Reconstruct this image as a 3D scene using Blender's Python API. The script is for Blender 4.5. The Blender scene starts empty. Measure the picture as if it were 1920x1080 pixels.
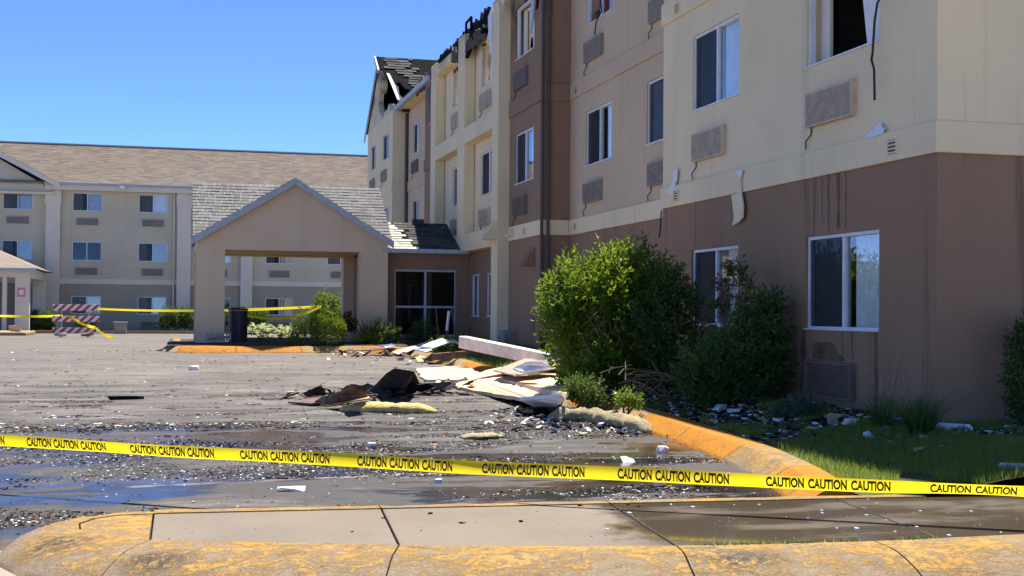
import bpy, math, random
from mathutils import Vector, Matrix, noise
R = math.radians
scene = bpy.context.scene
col = scene.collection

# ------------------------------------------------------------------ camera
FPX, YAW, PIT, ROL, CAMH = 2390.0, R(14.57), R(1.05), R(0.45), 1.45
fw = Vector((math.sin(YAW) * math.cos(PIT), math.cos(YAW) * math.cos(PIT), math.sin(PIT)))
rt = Vector((math.cos(YAW), -math.sin(YAW), 0))
up = rt.cross(fw)
rt, up = rt * math.cos(ROL) + up * math.sin(ROL), up * math.cos(ROL) - rt * math.sin(ROL)
CAM = Vector((0, 0, CAMH))
cd = bpy.data.cameras.new('camera')
cam = bpy.data.objects.new('camera', cd)
col.objects.link(cam)
M = Matrix((rt, up, -fw)).transposed().to_4x4()
M.translation = CAM
cam.matrix_world = M
cd.sensor_width = 36
cd.lens = 36 * FPX / 1920
cd.clip_start = 0.05
cd.clip_end = 3000
scene.camera = cam

# ------------------------------------------------------------------ sky, sun, exposure
SUN_EL, SUN_AZ = R(69), R(32)          # azimuth from +Y towards +X
w = bpy.data.worlds.new('World')
scene.world = w
w.use_nodes = True
nt = w.node_tree
for n in list(nt.nodes):
    nt.nodes.remove(n)
sky = nt.nodes.new('ShaderNodeTexSky')
sky.sky_type = 'NISHITA'
sky.sun_disc = False
sky.sun_elevation = SUN_EL
sky.sun_rotation = SUN_AZ
sky.altitude = 3000
sky.air_density = 0.4
sky.dust_density = 0.0
sky.ozone_density = 10.0
bg = nt.nodes.new('ShaderNodeBackground')
bg.inputs['Strength'].default_value = 0.15
wo = nt.nodes.new('ShaderNodeOutputWorld')
nt.links.new(sky.outputs[0], bg.inputs[0])
nt.links.new(bg.outputs[0], wo.inputs[0])
sl = bpy.data.lights.new('sun', 'SUN')
sl.energy = 4.3
sl.angle = R(0.53)
sl.color = (1.0, 0.92, 0.80)
so = bpy.data.objects.new('sun', sl)
col.objects.link(so)
sdir = Vector((math.sin(SUN_AZ) * math.cos(SUN_EL), math.cos(SUN_AZ) * math.cos(SUN_EL), math.sin(SUN_EL)))
so.rotation_euler = sdir.to_track_quat('Z', 'Y').to_euler()
so.location = (10, 30, 40)
scene.view_settings.view_transform = 'Standard'
scene.view_settings.look = 'None'
scene.view_settings.gamma = 1
scene.view_settings.exposure = 1.35

# ------------------------------------------------------------------ pixel helpers (photo pixels, 1920 x 1080)
def ray(x, y):
    return fw + rt * ((x - 960) / FPX) - up * ((y - 540) / FPX)
def onx(x, y, X):
    d = ray(x, y); return CAM + d * (X / d.x)
def ony(x, y, Y):
    d = ray(x, y); return CAM + d * (Y / d.y)
def onz(x, y, z):
    d = ray(x, y); return CAM + d * ((z - CAMH) / d.z)
def gz(Y):                                   # asphalt level: rises to the entrance, falls behind it
    if Y < 9: return 0.0
    if Y < 31: return (Y - 9) * 0.0195
    return max(0.1, 0.43 - (Y - 31) * 0.008)
def ong(x, y, dz=0.0):
    z = 0.0
    for i in range(40):
        z = 0.5 * z + 0.5 * gz(onz(x, y, z + dz).y)
    return onz(x, y, z + dz)
def base_z(Y):                               # soil level along the building
    pts = [(0, .3), (11, .37), (20, .55), (27, .72), (30, .70), (33, .60), (40, .5), (80, .3)]
    for (a, za), (b, zb) in zip(pts, pts[1:]):
        if a <= Y <= b: return za + (zb - za) * (Y - a) / (b - a)
    return .3
def nz(x, y=0.0, z=0.0):
    return noise.noise(Vector((x, y, z)))

# ------------------------------------------------------------------ materials
MATS = {}
class NT:
    def __init__(s, name):
        s.m = bpy.data.materials.new(name); s.m.use_nodes = True
        s.t = s.m.node_tree
        s.b = s.t.nodes['Principled BSDF']; s.out = s.t.nodes['Material Output']
        s.pos = None
    def n(s, typ, **kw):
        nd = s.t.nodes.new(typ)
        for k, v in kw.items(): setattr(nd, k, v)
        return nd
    def set(s, nd, i, v):
        if hasattr(v, 'is_output'): s.t.links.new(v, nd.inputs[i])
        else: nd.inputs[i].default_value = v
    def P(s):
        if s.pos is None: s.pos = s.n('ShaderNodeNewGeometry').outputs['Position']
        return s.pos
    def mapv(s, sc, off=(0, 0, 0), src=None):
        m = s.n('ShaderNodeMapping'); s.t.links.new(src or s.P(), m.inputs[0])
        m.inputs['Scale'].default_value = sc; m.inputs['Location'].default_value = off
        return m.outputs[0]
    def noise(s, scale, detail=4, vec=None, rough=.6, dist=0.0):
        nd = s.n('ShaderNodeTexNoise'); s.t.links.new(vec or s.P(), nd.inputs['Vector'])
        nd.inputs['Scale'].default_value = scale; nd.inputs['Detail'].default_value = detail
        nd.inputs['Roughness'].default_value = rough; nd.inputs['Distortion'].default_value = dist
        return nd.outputs[0]
    def vor(s, scale, vec=None, feat='F1', out=0):
        nd = s.n('ShaderNodeTexVoronoi', feature=feat); s.t.links.new(vec or s.P(), nd.inputs['Vector'])
        nd.inputs['Scale'].default_value = scale
        return nd.outputs[out]
    def ramp(s, f, a, b, va=0.0, vb=1.0, smooth=True):
        nd = s.n('ShaderNodeMapRange'); nd.interpolation_type = 'SMOOTHSTEP' if smooth else 'LINEAR'
        s.set(nd, 0, f); nd.inputs[1].default_value = a; nd.inputs[2].default_value = b
        nd.inputs[3].default_value = va; nd.inputs[4].default_value = vb
        return nd.outputs[0]
    def math(s, op, a, b=0.0):
        nd = s.n('ShaderNodeMath', operation=op); s.set(nd, 0, a); s.set(nd, 1, b); return nd.outputs[0]
    def mix(s, f, a, b, mode='MIX'):
        nd = s.n('ShaderNodeMix', data_type='RGBA', blend_type=mode)
        s.set(nd, 0, f)
        for i, v in ((6, a), (7, b)):
            if hasattr(v, 'is_output'): s.t.links.new(v, nd.inputs[i])
            else: nd.inputs[i].default_value = (*v[:3], 1)
        return nd.outputs[2]
    def sep(s):
        nd = s.n('ShaderNodeSeparateXYZ'); s.t.links.new(s.P(), nd.inputs[0]); return nd.outputs
    def bump(s, h, strength=.3, dist=.01):
        nd = s.n('ShaderNodeBump'); s.set(nd, 'Height', h); s.set(nd, 'Strength', strength)
        nd.inputs['Distance'].default_value = dist
        s.t.links.new(nd.outputs[0], s.b.inputs['Normal']); return nd
    def base(s, c, rough=.8, spec=.3, metal=0):
        s.set(s.b, 'Base Color', c if hasattr(c, 'is_output') else (*c, 1))
        s.set(s.b, 'Roughness', rough); s.b.inputs['Specular IOR Level'].default_value = spec
        s.b.inputs['Metallic'].default_value = metal
        return s.m
def plain(name, c, rough=.7, spec=.3, metal=0, var=.15, scale=6.0, bump=0.0):
    k = NT(name); n = k.noise(scale, 4)
    f = k.ramp(n, .3, .7, 1 - var, 1 + var)
    nd = k.n('ShaderNodeVectorMath', operation='SCALE'); nd.inputs[0].default_value = c
    k.t.links.new(f, nd.inputs['Scale'])
    k.base(nd.outputs[0], rough, spec, metal)
    if bump: k.bump(k.noise(scale * 14, 3), bump, .01)
    MATS[name] = k.m
    return k.m
def stucco(name, c, streak=.2, soot=None):
    k = NT(name)
    big = k.noise(.55, 5); st = k.noise(1.0, 4, k.mapv((2.6, 2.6, .13)))
    fine = k.noise(60, 3)
    c2 = tuple(v * .90 for v in c)
    cc = k.mix(k.ramp(big, .35, .7), c, c2)
    cc = k.mix(k.math('MULTIPLY', k.ramp(st, .56, .74), streak), cc, tuple(v * .45 for v in c))
    # thin run-off streaks
    th = k.noise(1.0, 3, k.mapv((9, 9, .22), (3, 1, 0)))
    cc = k.mix(k.math('MULTIPLY', k.ramp(th, .62, .74), streak * .9), cc, tuple(v * f for v, f in zip(c, (.55, .45, .4))))
    cc = k.mix(k.ramp(fine, .3, .7, 0, .10), cc, tuple(v * .7 for v in c))
    cc = k.mix(k.ramp(k.noise(3.1, 6, k.mapv((1, 1, .7), (5, 2, 8)), rough=.7), .5, .75, 0, .16), cc, tuple(v * f for v, f in zip(c, (.72, .66, .58))))
    if soot:
        sc, lo, hi = soot
        z = k.sep()
        a = k.math('MULTIPLY', k.ramp(z[2], lo, hi), k.ramp(k.noise(sc, 5), .42, .62))
        cc = k.mix(k.math('MULTIPLY', a, .8), cc, (.025, .022, .02))
    k.base(cc, .88, .2)
    k.bump(k.math('ADD', fine, k.math('MULTIPLY', big, .5)), .22, .012)
    MATS[name] = k.m
    return k.m

stucco('cream_stucco', (.88, .71, .44), .24)
stucco('cream_soot', (.88, .70, .43), .2, (.8, 7.6, 9.0))
stucco('taupe_stucco', (.67, .495, .32), .24)
stucco('brown_stucco', (.33, .20, .122), .85)
stucco('brown_soot', (.33, .205, .125), .4, (.9, 6.8, 8.6))
stucco('far_wall', (.64, .565, .40), .14)
stucco('far_wall_low', (.42, .365, .275), .1)
stucco('far_trim', (.80, .71, .57), .08)
stucco('portico_stucco', (.74, .56, .37), .12)
plain('white_alu', (.72, .74, .76), .4, .5, var=.08)
plain('gray_trim', (.42, .45, .48), .55, .4, var=.1)
plain('ac_cream', (.58, .46, .33), .6, var=.15)
plain('ac_gray', (.33, .275, .22), .6, var=.15)
plain('far_wall_ac', (.36, .32, .265), .6, var=.12)
plain('ac_brown', (.19, .135, .11), .6, var=.15)
plain('black_rubber', (.02, .02, .022), .5)
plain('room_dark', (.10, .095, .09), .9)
plain('curtain', (.80, .80, .76), .9, var=.08)
plain('curtain_dark', (.34, .34, .33), .9, var=.1)
plain('curtain_pink', (.62, .36, .26), .9)
plain('curtain_red', (.45, .03, .03), .8)
plain('curtain_teal', (.05, .22, .24), .8)
plain('char', (.009, .009, .010), .95, .05, var=.5, scale=9, bump=.6)
plain('charbrown', (.10, .062, .05), .9, var=.6, scale=7, bump=.6)
plain('foamwhite', (.78, .79, .80), .8, var=.12, scale=20, bump=.4)
plain('felt_black', (.010, .012, .017), .75, .3, var=.3)
plain('board_brown', (.16, .105, .085), .85, var=.4, scale=12, bump=.4)
plain('wood_raw', (.50, .34, .19), .8, var=.25, scale=9, bump=.3)
plain('wood_white', (.66, .60, .52), .7, var=.14, scale=5, bump=.2)
plain('timber', (.20, .13, .09), .9, var=.3, scale=12, bump=.4)
plain('brown_metal', (.09, .06, .05), .5, .4)
plain('bin_plastic', (.03, .032, .04), .5, .4)
plain('soil', (.055, .042, .034), .95, var=.5, scale=12, bump=.8)
plain('barr_white', (.75, .75, .74), .5, .4, var=.06)
plain('barr_red', (.55, .05, .03), .5, .4, var=.1)
plain('steel', (.35, .36, .37), .45, .5, .6)
plain('tape_far', (.80, .68, .02), .4, .5, var=.05)
plain('tape_ink', (.012, .011, .008), .5, .3)
plain('lamp_glass', (.7, .7, .66), .3, .5)
plain('sign_pink', (.62, .25, .24), .5)
plain('stem', (.11, .08, .05), .9)
plain('twig', (.20, .15, .11), .9)
plain('paper_blue', (.68, .78, .84), .7, var=.06)
def tape_mat():
    k = NT('tape')
    n = k.noise(3, 3)
    k.base(k.mix(k.ramp(n, .3, .7), (.86, .72, .012), (.78, .63, .008)), .32, .5)
    tr = k.n('ShaderNodeBsdfTranslucent'); tr.inputs[0].default_value = (.9, .72, .02, 1)
    mx = k.n('ShaderNodeMixShader'); mx.inputs[0].default_value = .6
    k.t.links.new(k.b.outputs[0], mx.inputs[1]); k.t.links.new(tr.outputs[0], mx.inputs[2])
    k.t.links.new(mx.outputs[0], k.out.inputs[0])
    MATS['tape'] = k.m
tape_mat()
def glass_mat(name, tint, extra=0.0):
    k = NT(name)
    tr = k.n('ShaderNodeBsdfTransparent'); tr.inputs[0].default_value = (*tint, 1)
    gl = k.n('ShaderNodeBsdfGlossy'); gl.inputs['Roughness'].default_value = .015
    gl.inputs[0].default_value = (1, 1, 1, 1)
    fr = k.n('ShaderNodeFresnel'); bf = k.n('ShaderNodeNewGeometry').outputs['Backfacing']; k.set(fr, 0, k.math('ADD', 1.5, k.math('MULTIPLY', bf, 1 / 1.5 - 1.5)))
    f = k.math('MINIMUM', k.math('ADD', k.math('MULTIPLY', fr.outputs[0], 1.1), extra), 1.0)
    wv = k.noise(1.6, 2); bp = k.n('ShaderNodeBump'); k.set(bp, 'Height', wv); bp.inputs['Strength'].default_value = .05
    bp.inputs['Distance'].default_value = .02
    k.t.links.new(bp.outputs[0], gl.inputs['Normal'])
    mx = k.n('ShaderNodeMixShader'); k.set(mx, 0, f)
    k.t.links.new(tr.outputs[0], mx.inputs[1]); k.t.links.new(gl.outputs[0], mx.inputs[2])
    k.t.links.new(mx.outputs[0], k.out.inputs[0])
    MATS[name] = k.m
glass_mat('glass', (.92, .95, .95), .02)
glass_mat('glass_dark', (.25, .27, .30), .0)
def screen_mat():
    k = NT('screen')
    tr = k.n('ShaderNodeBsdfTransparent'); df = k.n('ShaderNodeBsdfDiffuse'); df.inputs[0].default_value = (.045, .05, .055, 1)
    mx = k.n('ShaderNodeMixShader'); mx.inputs[0].default_value = .42
    k.t.links.new(tr.outputs[0], mx.inputs[1]); k.t.links.new(df.outputs[0], mx.inputs[2])
    k.t.links.new(mx.outputs[0], k.out.inputs[0]); MATS['screen'] = k.m
screen_mat()
def foliage_mat(name, c1, c2, trans=.4, rough=.5):
    k = NT(name)
    g = k.n('ShaderNodeNewGeometry')
    cc = k.mix(g.outputs['Random Per Island'], c1, c2)
    cc = k.mix(k.ramp(k.noise(2.2, 3), .35, .7, 0, .5), cc, tuple(v * .6 for v in c1))
    k.base(cc, rough, .4)
    tr = k.n('ShaderNodeBsdfTranslucent'); k.t.links.new(k.mix(.5, cc, tuple(min(1, v * 2.2) for v in c2)), tr.inputs[0])
    mx = k.n('ShaderNodeMixShader'); mx.inputs[0].default_value = trans
    k.t.links.new(k.b.outputs[0], mx.inputs[1]); k.t.links.new(tr.outputs[0], mx.inputs[2])
    k.t.links.new(mx.outputs[0], k.out.inputs[0]); MATS[name] = k.m
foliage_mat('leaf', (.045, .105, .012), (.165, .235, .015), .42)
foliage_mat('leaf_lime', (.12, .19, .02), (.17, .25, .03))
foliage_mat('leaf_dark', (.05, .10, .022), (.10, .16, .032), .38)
foliage_mat('leaf_juniper', (.06, .10, .055), (.09, .135, .075), .2)
foliage_mat('leaf_dead', (.14, .075, .04), (.085, .06, .045), .2, .8)
foliage_mat('leaf_hosta', (.10, .17, .05), (.42, .46, .24), .3)
foliage_mat('leaf_red', (.16, .035, .03), (.09, .05, .02), .3)
foliage_mat('grass', (.12, .18, .02), (.20, .26, .045), .45)
foliage_mat('grass_dry', (.13, .14, .06), (.07, .11, .035), .3)
def shingle_mat(name, c1, c2, dark):
    k = NT(name)
    g = k.n('ShaderNodeNewGeometry')
    cc = k.mix(g.outputs['Random Per Island'], c1, c2)
    cc = k.mix(k.ramp(k.noise(1.1, 5), .45, .75, 0, .5), cc, dark)
    cc = k.mix(k.ramp(k.noise(55, 2), .3, .7, 0, .25), cc, dark)
    k.base(cc, .9, .2); k.bump(k.noise(120, 2), .3, .01); MATS[name] = k.m
shingle_mat('shingle_gray', (.135, .137, .14), (.19, .192, .195), (.09, .09, .095))
shingle_mat('shingle_tan', (.20, .17, .145), (.15, .127, .108), (.12, .10, .086))
shingle_mat('shingle_burnt_shade', (.10, .103, .107), (.05, .052, .055), (.012, .012, .013))  # burnt shingles; on the lobby roof this dark colour stands for shade
shingle_mat('shingle_pale', (.42, .42, .38), (.50, .50, .45), (.28, .27, .25))
def roof_far_mat():
    k = NT('roof_far')
    v = k.mapv((1.4, 3.0, 6.0))
    a = k.vor(1.6, v, out=1)
    bw = k.n('ShaderNodeSeparateColor'); k.t.links.new(a, bw.inputs[0])
    cc = k.mix(bw.outputs[0], (.25, .21, .18), (.19, .16, .14))
    cc = k.mix(k.ramp(k.noise(.5, 4), .4, .7, 0, .4), cc, (.22, .185, .16))
    k.base(cc, .9, .2); MATS['roof_far'] = k.m
roof_far_mat()
def kerb_mat(name, paint, worn):
    k = NT(name)
    n1 = k.noise(1.7, 6, rough=.7); n2 = k.noise(7, 7, k.mapv((.8, 1.5, 2.2)), rough=.78, dist=1.2)
    n3 = k.noise(60, 4, rough=.7); n4 = k.noise(24, 6, rough=.75, dist=.8)
    conc = k.mix(k.ramp(n3, .3, .7), (.27, .225, .17), (.17, .142, .112))
    pc = k.mix(k.ramp(k.noise(4, 5), .35, .65), paint, tuple(v * f for v, f in zip(paint, (1.0, 1.12, 2.2))))
    pc = k.mix(k.ramp(n4, .45, .62, 0, .6), pc, tuple(v * f for v, f in zip(paint, (.72, .6, .5))))
    f = k.math('ADD', k.math('ADD', k.math('MULTIPLY', n2, .45), k.math('MULTIPLY', n1, .3)), k.math('MULTIPLY', n4, .25))
    f = k.math('ADD', f, k.math('MULTIPLY', k.math('MINIMUM', k.math('SUBTRACT', k.sep()[2], .145), 0.0), -.42))
    mm = k.ramp(f, worn - .035, worn + .05)
    cc = k.mix(k.math('MULTIPLY', mm, .85), pc, conc)
    gr = k.ramp(k.noise(3.4, 7, k.mapv((1.2, 1.6, 3), (7, 0, 0)), rough=.76), .54, .68, 0, .6)
    cc = k.mix(gr, cc, (.10, .078, .055))
    q_ = k.sep()
    for (sx, sy, sr) in ((-.62, 7.55, .34), (-.1, 7.05, .30), (2.95, 6.35, .35)):
        d2 = k.math('SQRT', k.math('ADD', k.math('POWER', k.math('SUBTRACT', q_[0], sx), 2.0), k.math('POWER', k.math('MULTIPLY', k.math('SUBTRACT', q_[1], sy), 1.6), 2.0)))
        cc = k.mix(k.math('MULTIPLY', k.ramp(d2, sr * .2, sr, .85, 0), k.ramp(n4, .38, .55)), cc, (.05, .042, .035))
    cr = k.vor(9, k.mapv((.8, 1.3, 1.6)), feat='DISTANCE_TO_EDGE')
    crk = k.ramp(k.math('ADD', cr, k.math('MULTIPLY', n4, .10)), .045, .075, 1, 0)
    cc = k.mix(k.math('MULTIPLY', crk, k.ramp(n2, .48, .6, 0, .8)), cc, (.06, .043, .03))
    k.base(cc, k.ramp(n2, .3, .7, .6, .92), .25)
    k.bump(k.math('ADD', k.math('ADD', n3, n4), k.math('MULTIPLY', mm, -.9)), .7, .010); MATS[name] = k.m
kerb_mat('kerb_yellow', (.36, .205, .035), .51)
kerb_mat('kerb_orange', (.42, .165, .005), .585)
kerb_mat('kerb_far', (.36, .235, .085), .54)
def concrete_mat():
    k = NT('sidewalk_concrete')
    p = k.sep()
    n = k.noise(1.1, 5); n2 = k.noise(30, 3)
    cc = k.mix(k.ramp(n, .3, .7), (.172, .145, .113), (.14, .118, .093))
    cc = k.mix(k.ramp(n2, .3, .72, 0, .3), cc, (.2, .17, .14))
    # soaked area spreading from the lawn side
    wx = k.math('ADD', p[0], k.math('MULTIPLY', k.noise(1.3, 5, rough=.65), 1.3))
    wx = k.math('ADD', wx, k.math('MULTIPLY', p[1], -.28))
    wet = k.ramp(wx, .95, 1.35)
    pud = k.math('MULTIPLY', wet, k.ramp(k.noise(.8, 4, k.mapv((1, 2.2, 1), (4, 2, 0))), .38, .56))
    cc = k.mix(k.math('MULTIPLY', wet, .84), cc, (.055, .042, .028))
    rg = k.math('SUBTRACT', k.math('SUBTRACT', .85, k.math('MULTIPLY', wet, .38)), k.math('MULTIPLY', pud, .39))
    k.base(cc, rg, .4)
    k.bump(n2, k.math('MULTIPLY', k.math('SUBTRACT', 1.0, pud), .3), .006); MATS['sidewalk_concrete'] = k.m
concrete_mat()
def asphalt_mat():
    k = NT('asphalt')
    p = k.sep()
    fine = k.noise(70, 3); big = k.noise(.35, 5); mid = k.noise(3.2, 5)
    cc = k.mix(k.ramp(big, .35, .68), (.140, .127, .118), (.098, .091, .088))
    cc = k.mix(k.ramp(mid, .4, .75, 0, .5), cc, (.175, .160, .145))
    cc = k.mix(k.ramp(fine, .35, .7, 0, .5), cc, (.09, .083, .078))
    crk = k.vor(.55, k.mapv((1, 1, 1), (1.3, .4, 0)), feat='DISTANCE_TO_EDGE')
    cc = k.mix(k.math('MULTIPLY', k.ramp(k.math('ADD', crk, k.math('MULTIPLY', k.noise(5, 4), .03)), .016, .024, 1, 0), .7), cc, (.04, .037, .035))
    dust = k.noise(1.0, 7, k.mapv((.5, 1.3, 1), (9, 4, 0)), rough=.7, dist=.6)
    cc = k.mix(k.ramp(dust, .5, .68, 0, .65), cc, (.225, .20, .175))
    # smear of soot and grit in long streaks along the drive
    sm = k.noise(1.0, 8, k.mapv((.45, 1.5, 1)), rough=.74, dist=.8)
    near = k.ramp(p[1], 12.5, 32, .18, 0.0, False)
    f = k.math('ADD', sm, near)
    smear = k.ramp(f, .56, .74)
    cc = k.mix(k.math('MULTIPLY', smear, .72), cc, (.030, .029, .031))
    at_ = k.n('ShaderNodeAttribute', attribute_name='grit').outputs['Fac']
    gm = k.ramp(k.math('ADD', at_, k.math('MULTIPLY', k.math('SUBTRACT', k.noise(14, 5, rough=.7), .5), .9)), .3, .75)
    cc = k.mix(k.math('MULTIPLY', gm, .82), cc, (.030, .028, .028))
    # standing water close to the camera
    wn = k.noise(1.0, 7, k.mapv((.34, 1.05, 1), (2.3, .6, 0)), rough=.66, dist=.5)
    wnear = k.math('MULTIPLY', k.ramp(p[1], 14.5, 18.5, .195, -.3), 1.0)
    wgut = k.ramp(p[1], 8.8, 9.5, .18, 0.0)
    wet = k.ramp(k.math('ADD', k.math('ADD', wn, wnear), wgut), .675, .72)
    damp = k.math('MAXIMUM', k.ramp(k.math('ADD', k.math('ADD', wn, wnear), wgut), .58, .67), k.math('MULTIPLY', gm, .6))
    silt = k.mix(k.ramp(k.noise(.8, 4, k.mapv((.6, 1.4, 1))), .45, .6), (.018, .018, .020), (.075, .052, .033))
    cc = k.mix(k.math('MULTIPLY', damp, .74), cc, (.026, .024, .023))
    cc = k.mix(k.math('MULTIPLY', wet, .85), cc, silt)
    # faded bay line
    line = k.math('MULTIPLY', k.ramp(k.math('ABSOLUTE', k.math('SUBTRACT', k.math('ADD', p[1], k.math('MULTIPLY', p[0], -.13)), 10.62)), .035, .05, 1, 0), k.ramp(mid, .38, .55))
    xin = k.math('MULTIPLY', k.ramp(p[0], -.6, -.3), k.ramp(p[0], 1.9, 2.4, 1, 0))
    cc = k.mix(k.math('MULTIPLY', k.math('MULTIPLY', line, xin), .5), cc, (.45, .33, .18))
    rg = k.math('SUBTRACT', k.math('SUBTRACT', .9, k.math('MULTIPLY', damp, .16)), k.math('MULTIPLY', wet, k.ramp(mid, .35, .65, .50, .64)))
    k.base(cc, rg, .45)
    h = k.math('ADD', fine, k.math('MULTIPLY', mid, 2.0))
    k.bump(k.math('ADD', h, k.math('MULTIPLY', wet, k.noise(9, 3, k.mapv((1, 2.5, 1))))), k.math('ADD', k.math('MULTIPLY', k.math('SUBTRACT', 1.0, wet), .6), .03), .012); MATS['asphalt'] = k.m
asphalt_mat()
def lawn_mat():
    k = NT('lawn_soil')
    n = k.noise(7, 4)
    k.base(k.mix(k.ramp(n, .35, .65), (.07, .10, .02), (.085, .07, .04)), .95, .2)
    k.bump(k.noise(40, 3), .8, .03); MATS['lawn_soil'] = k.m
lawn_mat()
def insul(name, c1, c2):
    k = NT(name); n = k.noise(9, 5)
    k.base(k.mix(k.ramp(n, .35, .65), c1, c2), .95, .1); k.bump(k.noise(40, 4), .9, .03); MATS[name] = k.m
insul('batt_yellow', (.62, .50, .22), (.50, .38, .15))
insul('batt_gray', (.42, .36, .20), (.26, .23, .16))
def panel_mat():
    k = NT('eifs_tan'); n = k.noise(3.5, 5); n2 = k.noise(26, 4)
    cc = k.mix(k.ramp(n, .35, .65), (.60, .42, .27), (.66, .50, .35))
    cc = k.mix(k.ramp(n2, .62, .70, 0, .7), cc, (.20, .13, .08))
    k.base(cc, .85, .2); k.bump(n2, .4, .01); MATS['eifs_tan'] = k.m
panel_mat()
m = MATS

# ------------------------------------------------------------------ mesh building
worg = {}
def tag(o, label=None, cat=None, group=None, kind=None):
    if label: o['label'] = label
    if cat: o['category'] = cat
    if group: o['group'] = group
    if kind: o['kind'] = kind
    return o
def empty(name, loc, label, cat, group=None):
    o = bpy.data.objects.new(name, None); col.objects.link(o)
    o.empty_display_size = .2
    o.location = loc; worg[o] = Vector(loc)
    return tag(o, label, cat, group)
class MB:
    def __init__(s): s.v = []; s.f = []; s.mi = []; s.cur = 0
    def add(s, vs, fs):
        b = len(s.v); s.v += [tuple(v) for v in vs]
        s.f += [tuple(b + i for i in f) for f in fs]; s.mi += [s.cur] * len(fs)
        return s
    def hexa(s, p):          # 8 points: bottom ring 0-3 ccw, top ring 4-7
        return s.add(p, [(3, 2, 1, 0), (4, 5, 6, 7), (0, 1, 5, 4), (1, 2, 6, 5), (2, 3, 7, 6), (3, 0, 4, 7)])
    def box(s, x0, x1, y0, y1, z0, z1):
        return s.hexa([(x0, y0, z0), (x1, y0, z0), (x1, y1, z0), (x0, y1, z0), (x0, y0, z1), (x1, y0, z1), (x1, y1, z1), (x0, y1, z1)])
    def obox(s, c, ax, ay, az):      # centre and three half axes
        c, ax, ay, az = map(Vector, (c, ax, ay, az))
        return s.hexa([c - ax - ay - az, c + ax - ay - az, c + ax + ay - az, c - ax + ay - az, c - ax - ay + az, c + ax - ay + az, c + ax + ay + az, c - ax + ay + az])
    def prism(s, pts, off):          # polygon of 3-D points extruded by off
        n = len(pts); off = Vector(off); a = [Vector(p) for p in pts]; b = [p + off for p in a]
        return s.add(a + b, [tuple(range(n - 1, -1, -1)), tuple(range(n, 2 * n))] + [(i, (i + 1) % n, n + (i + 1) % n, n + i) for i in range(n)])
    def tube(s, path, r, n=6, r2=None):
        path = [Vector(p) for p in path]; L = len(path); rings = []
        for i, p in enumerate(path):
            t = (path[min(i + 1, L - 1)] - path[max(i - 1, 0)]).normalized()
            u = t.orthogonal().normalized() if i == 0 else (uprev - t * uprev.dot(t)).normalized()
            uprev = u; q = t.cross(u)
            rr = r if r2 is None else r + (r2 - r) * i / (L - 1)
            rings.append([p + (u * math.cos(2 * math.pi * k / n) + q * math.sin(2 * math.pi * k / n)) * rr for k in range(n)])
        vs = [v for rg in rings for v in rg]
        fs = [(i * n + k, i * n + (k + 1) % n, (i + 1) * n + (k + 1) % n, (i + 1) * n + k) for i in range(L - 1) for k in range(n)]
        fs += [tuple(range(n - 1, -1, -1)), tuple((L - 1) * n + k for k in range(n))]
        return s.add(vs, fs)
    def build(s, name, mat, parent=None, smooth=False, origin=None):
        me = bpy.data.meshes.new(name)
        if origin is None:
            xs, ys, zs = zip(*s.v)
            origin = Vector(((min(xs) + max(xs)) / 2, (min(ys) + max(ys)) / 2, min(zs)))
        origin = Vector(origin)
        me.from_pydata([(v[0] - origin.x, v[1] - origin.y, v[2] - origin.z) for v in s.v], [], s.f)
        mats = mat if isinstance(mat, (list, tuple)) else [mat]
        for q in mats: me.materials.append(m[q])
        if len(mats) > 1: me.polygons.foreach_set('material_index', s.mi)
        if smooth: me.polygons.foreach_set('use_smooth', [True] * len(s.f))
        me.update()
        o = bpy.data.objects.new(name, me); col.objects.link(o)
        worg[o] = origin
        if parent is not None:
            o.parent = parent; o.location = origin - worg[parent]
        else: o.location = origin
        return o
def bev(o, wdt, seg=2):
    b = o.modifiers.new('bevel', 'BEVEL'); b.width = wdt; b.segments = seg; b.limit_method = 'ANGLE'; return o

def wall(parent, axis, pos, a0, a1, z0, z1, holes, thick, mat, name='wall'):
    """wall on plane X=pos ('x', facing -X) or Y=pos ('y', facing -Y) with openings"""
    As = sorted({a0, a1, *[h[0] for h in holes], *[h[1] for h in holes]})
    Zs = sorted({z0, z1, *[h[2] for h in holes], *[h[3] for h in holes]})
    As = [a for a in As if a0 <= a <= a1]; Zs = [z for z in Zs if z0 <= z <= z1]
    def solid(i, j):
        if i < 0 or j < 0 or i >= len(As) - 1 or j >= len(Zs) - 1: return False
        a = (As[i] + As[i + 1]) / 2; z = (Zs[j] + Zs[j + 1]) / 2
        return not any(h[0] < a < h[1] and h[2] < z < h[3] for h in holes)
    mb = MB()
    def pt(a, z, d): return (pos + d, a, z) if axis == 'x' else (a, pos + d, z)
    fl = axis == 'y'
    def quad(q): mb.add(q if fl else q[::-1], [(0, 1, 2, 3)])
    for i in range(len(As) - 1):
        for j in range(len(Zs) - 1):
            if not solid(i, j): continue
            A, B, Z, T = As[i], As[i + 1], Zs[j], Zs[j + 1]
            quad([pt(A, Z, 0), pt(B, Z, 0), pt(B, T, 0), pt(A, T, 0)])
            quad([pt(B, Z, thick), pt(A, Z, thick), pt(A, T, thick), pt(B, T, thick)])
            if not solid(i - 1, j): quad([pt(A, Z, thick), pt(A, Z, 0), pt(A, T, 0), pt(A, T, thick)])
            if not solid(i + 1, j): quad([pt(B, Z, 0), pt(B, Z, thick), pt(B, T, thick), pt(B, T, 0)])
            if not solid(i, j - 1): quad([pt(A, Z, thick), pt(B, Z, thick), pt(B, Z, 0), pt(A, Z, 0)])
            if not solid(i, j + 1): quad([pt(A, T, 0), pt(B, T, 0), pt(B, T, thick), pt(A, T, thick)])
    return mb.build(name, mat, parent)

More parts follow.
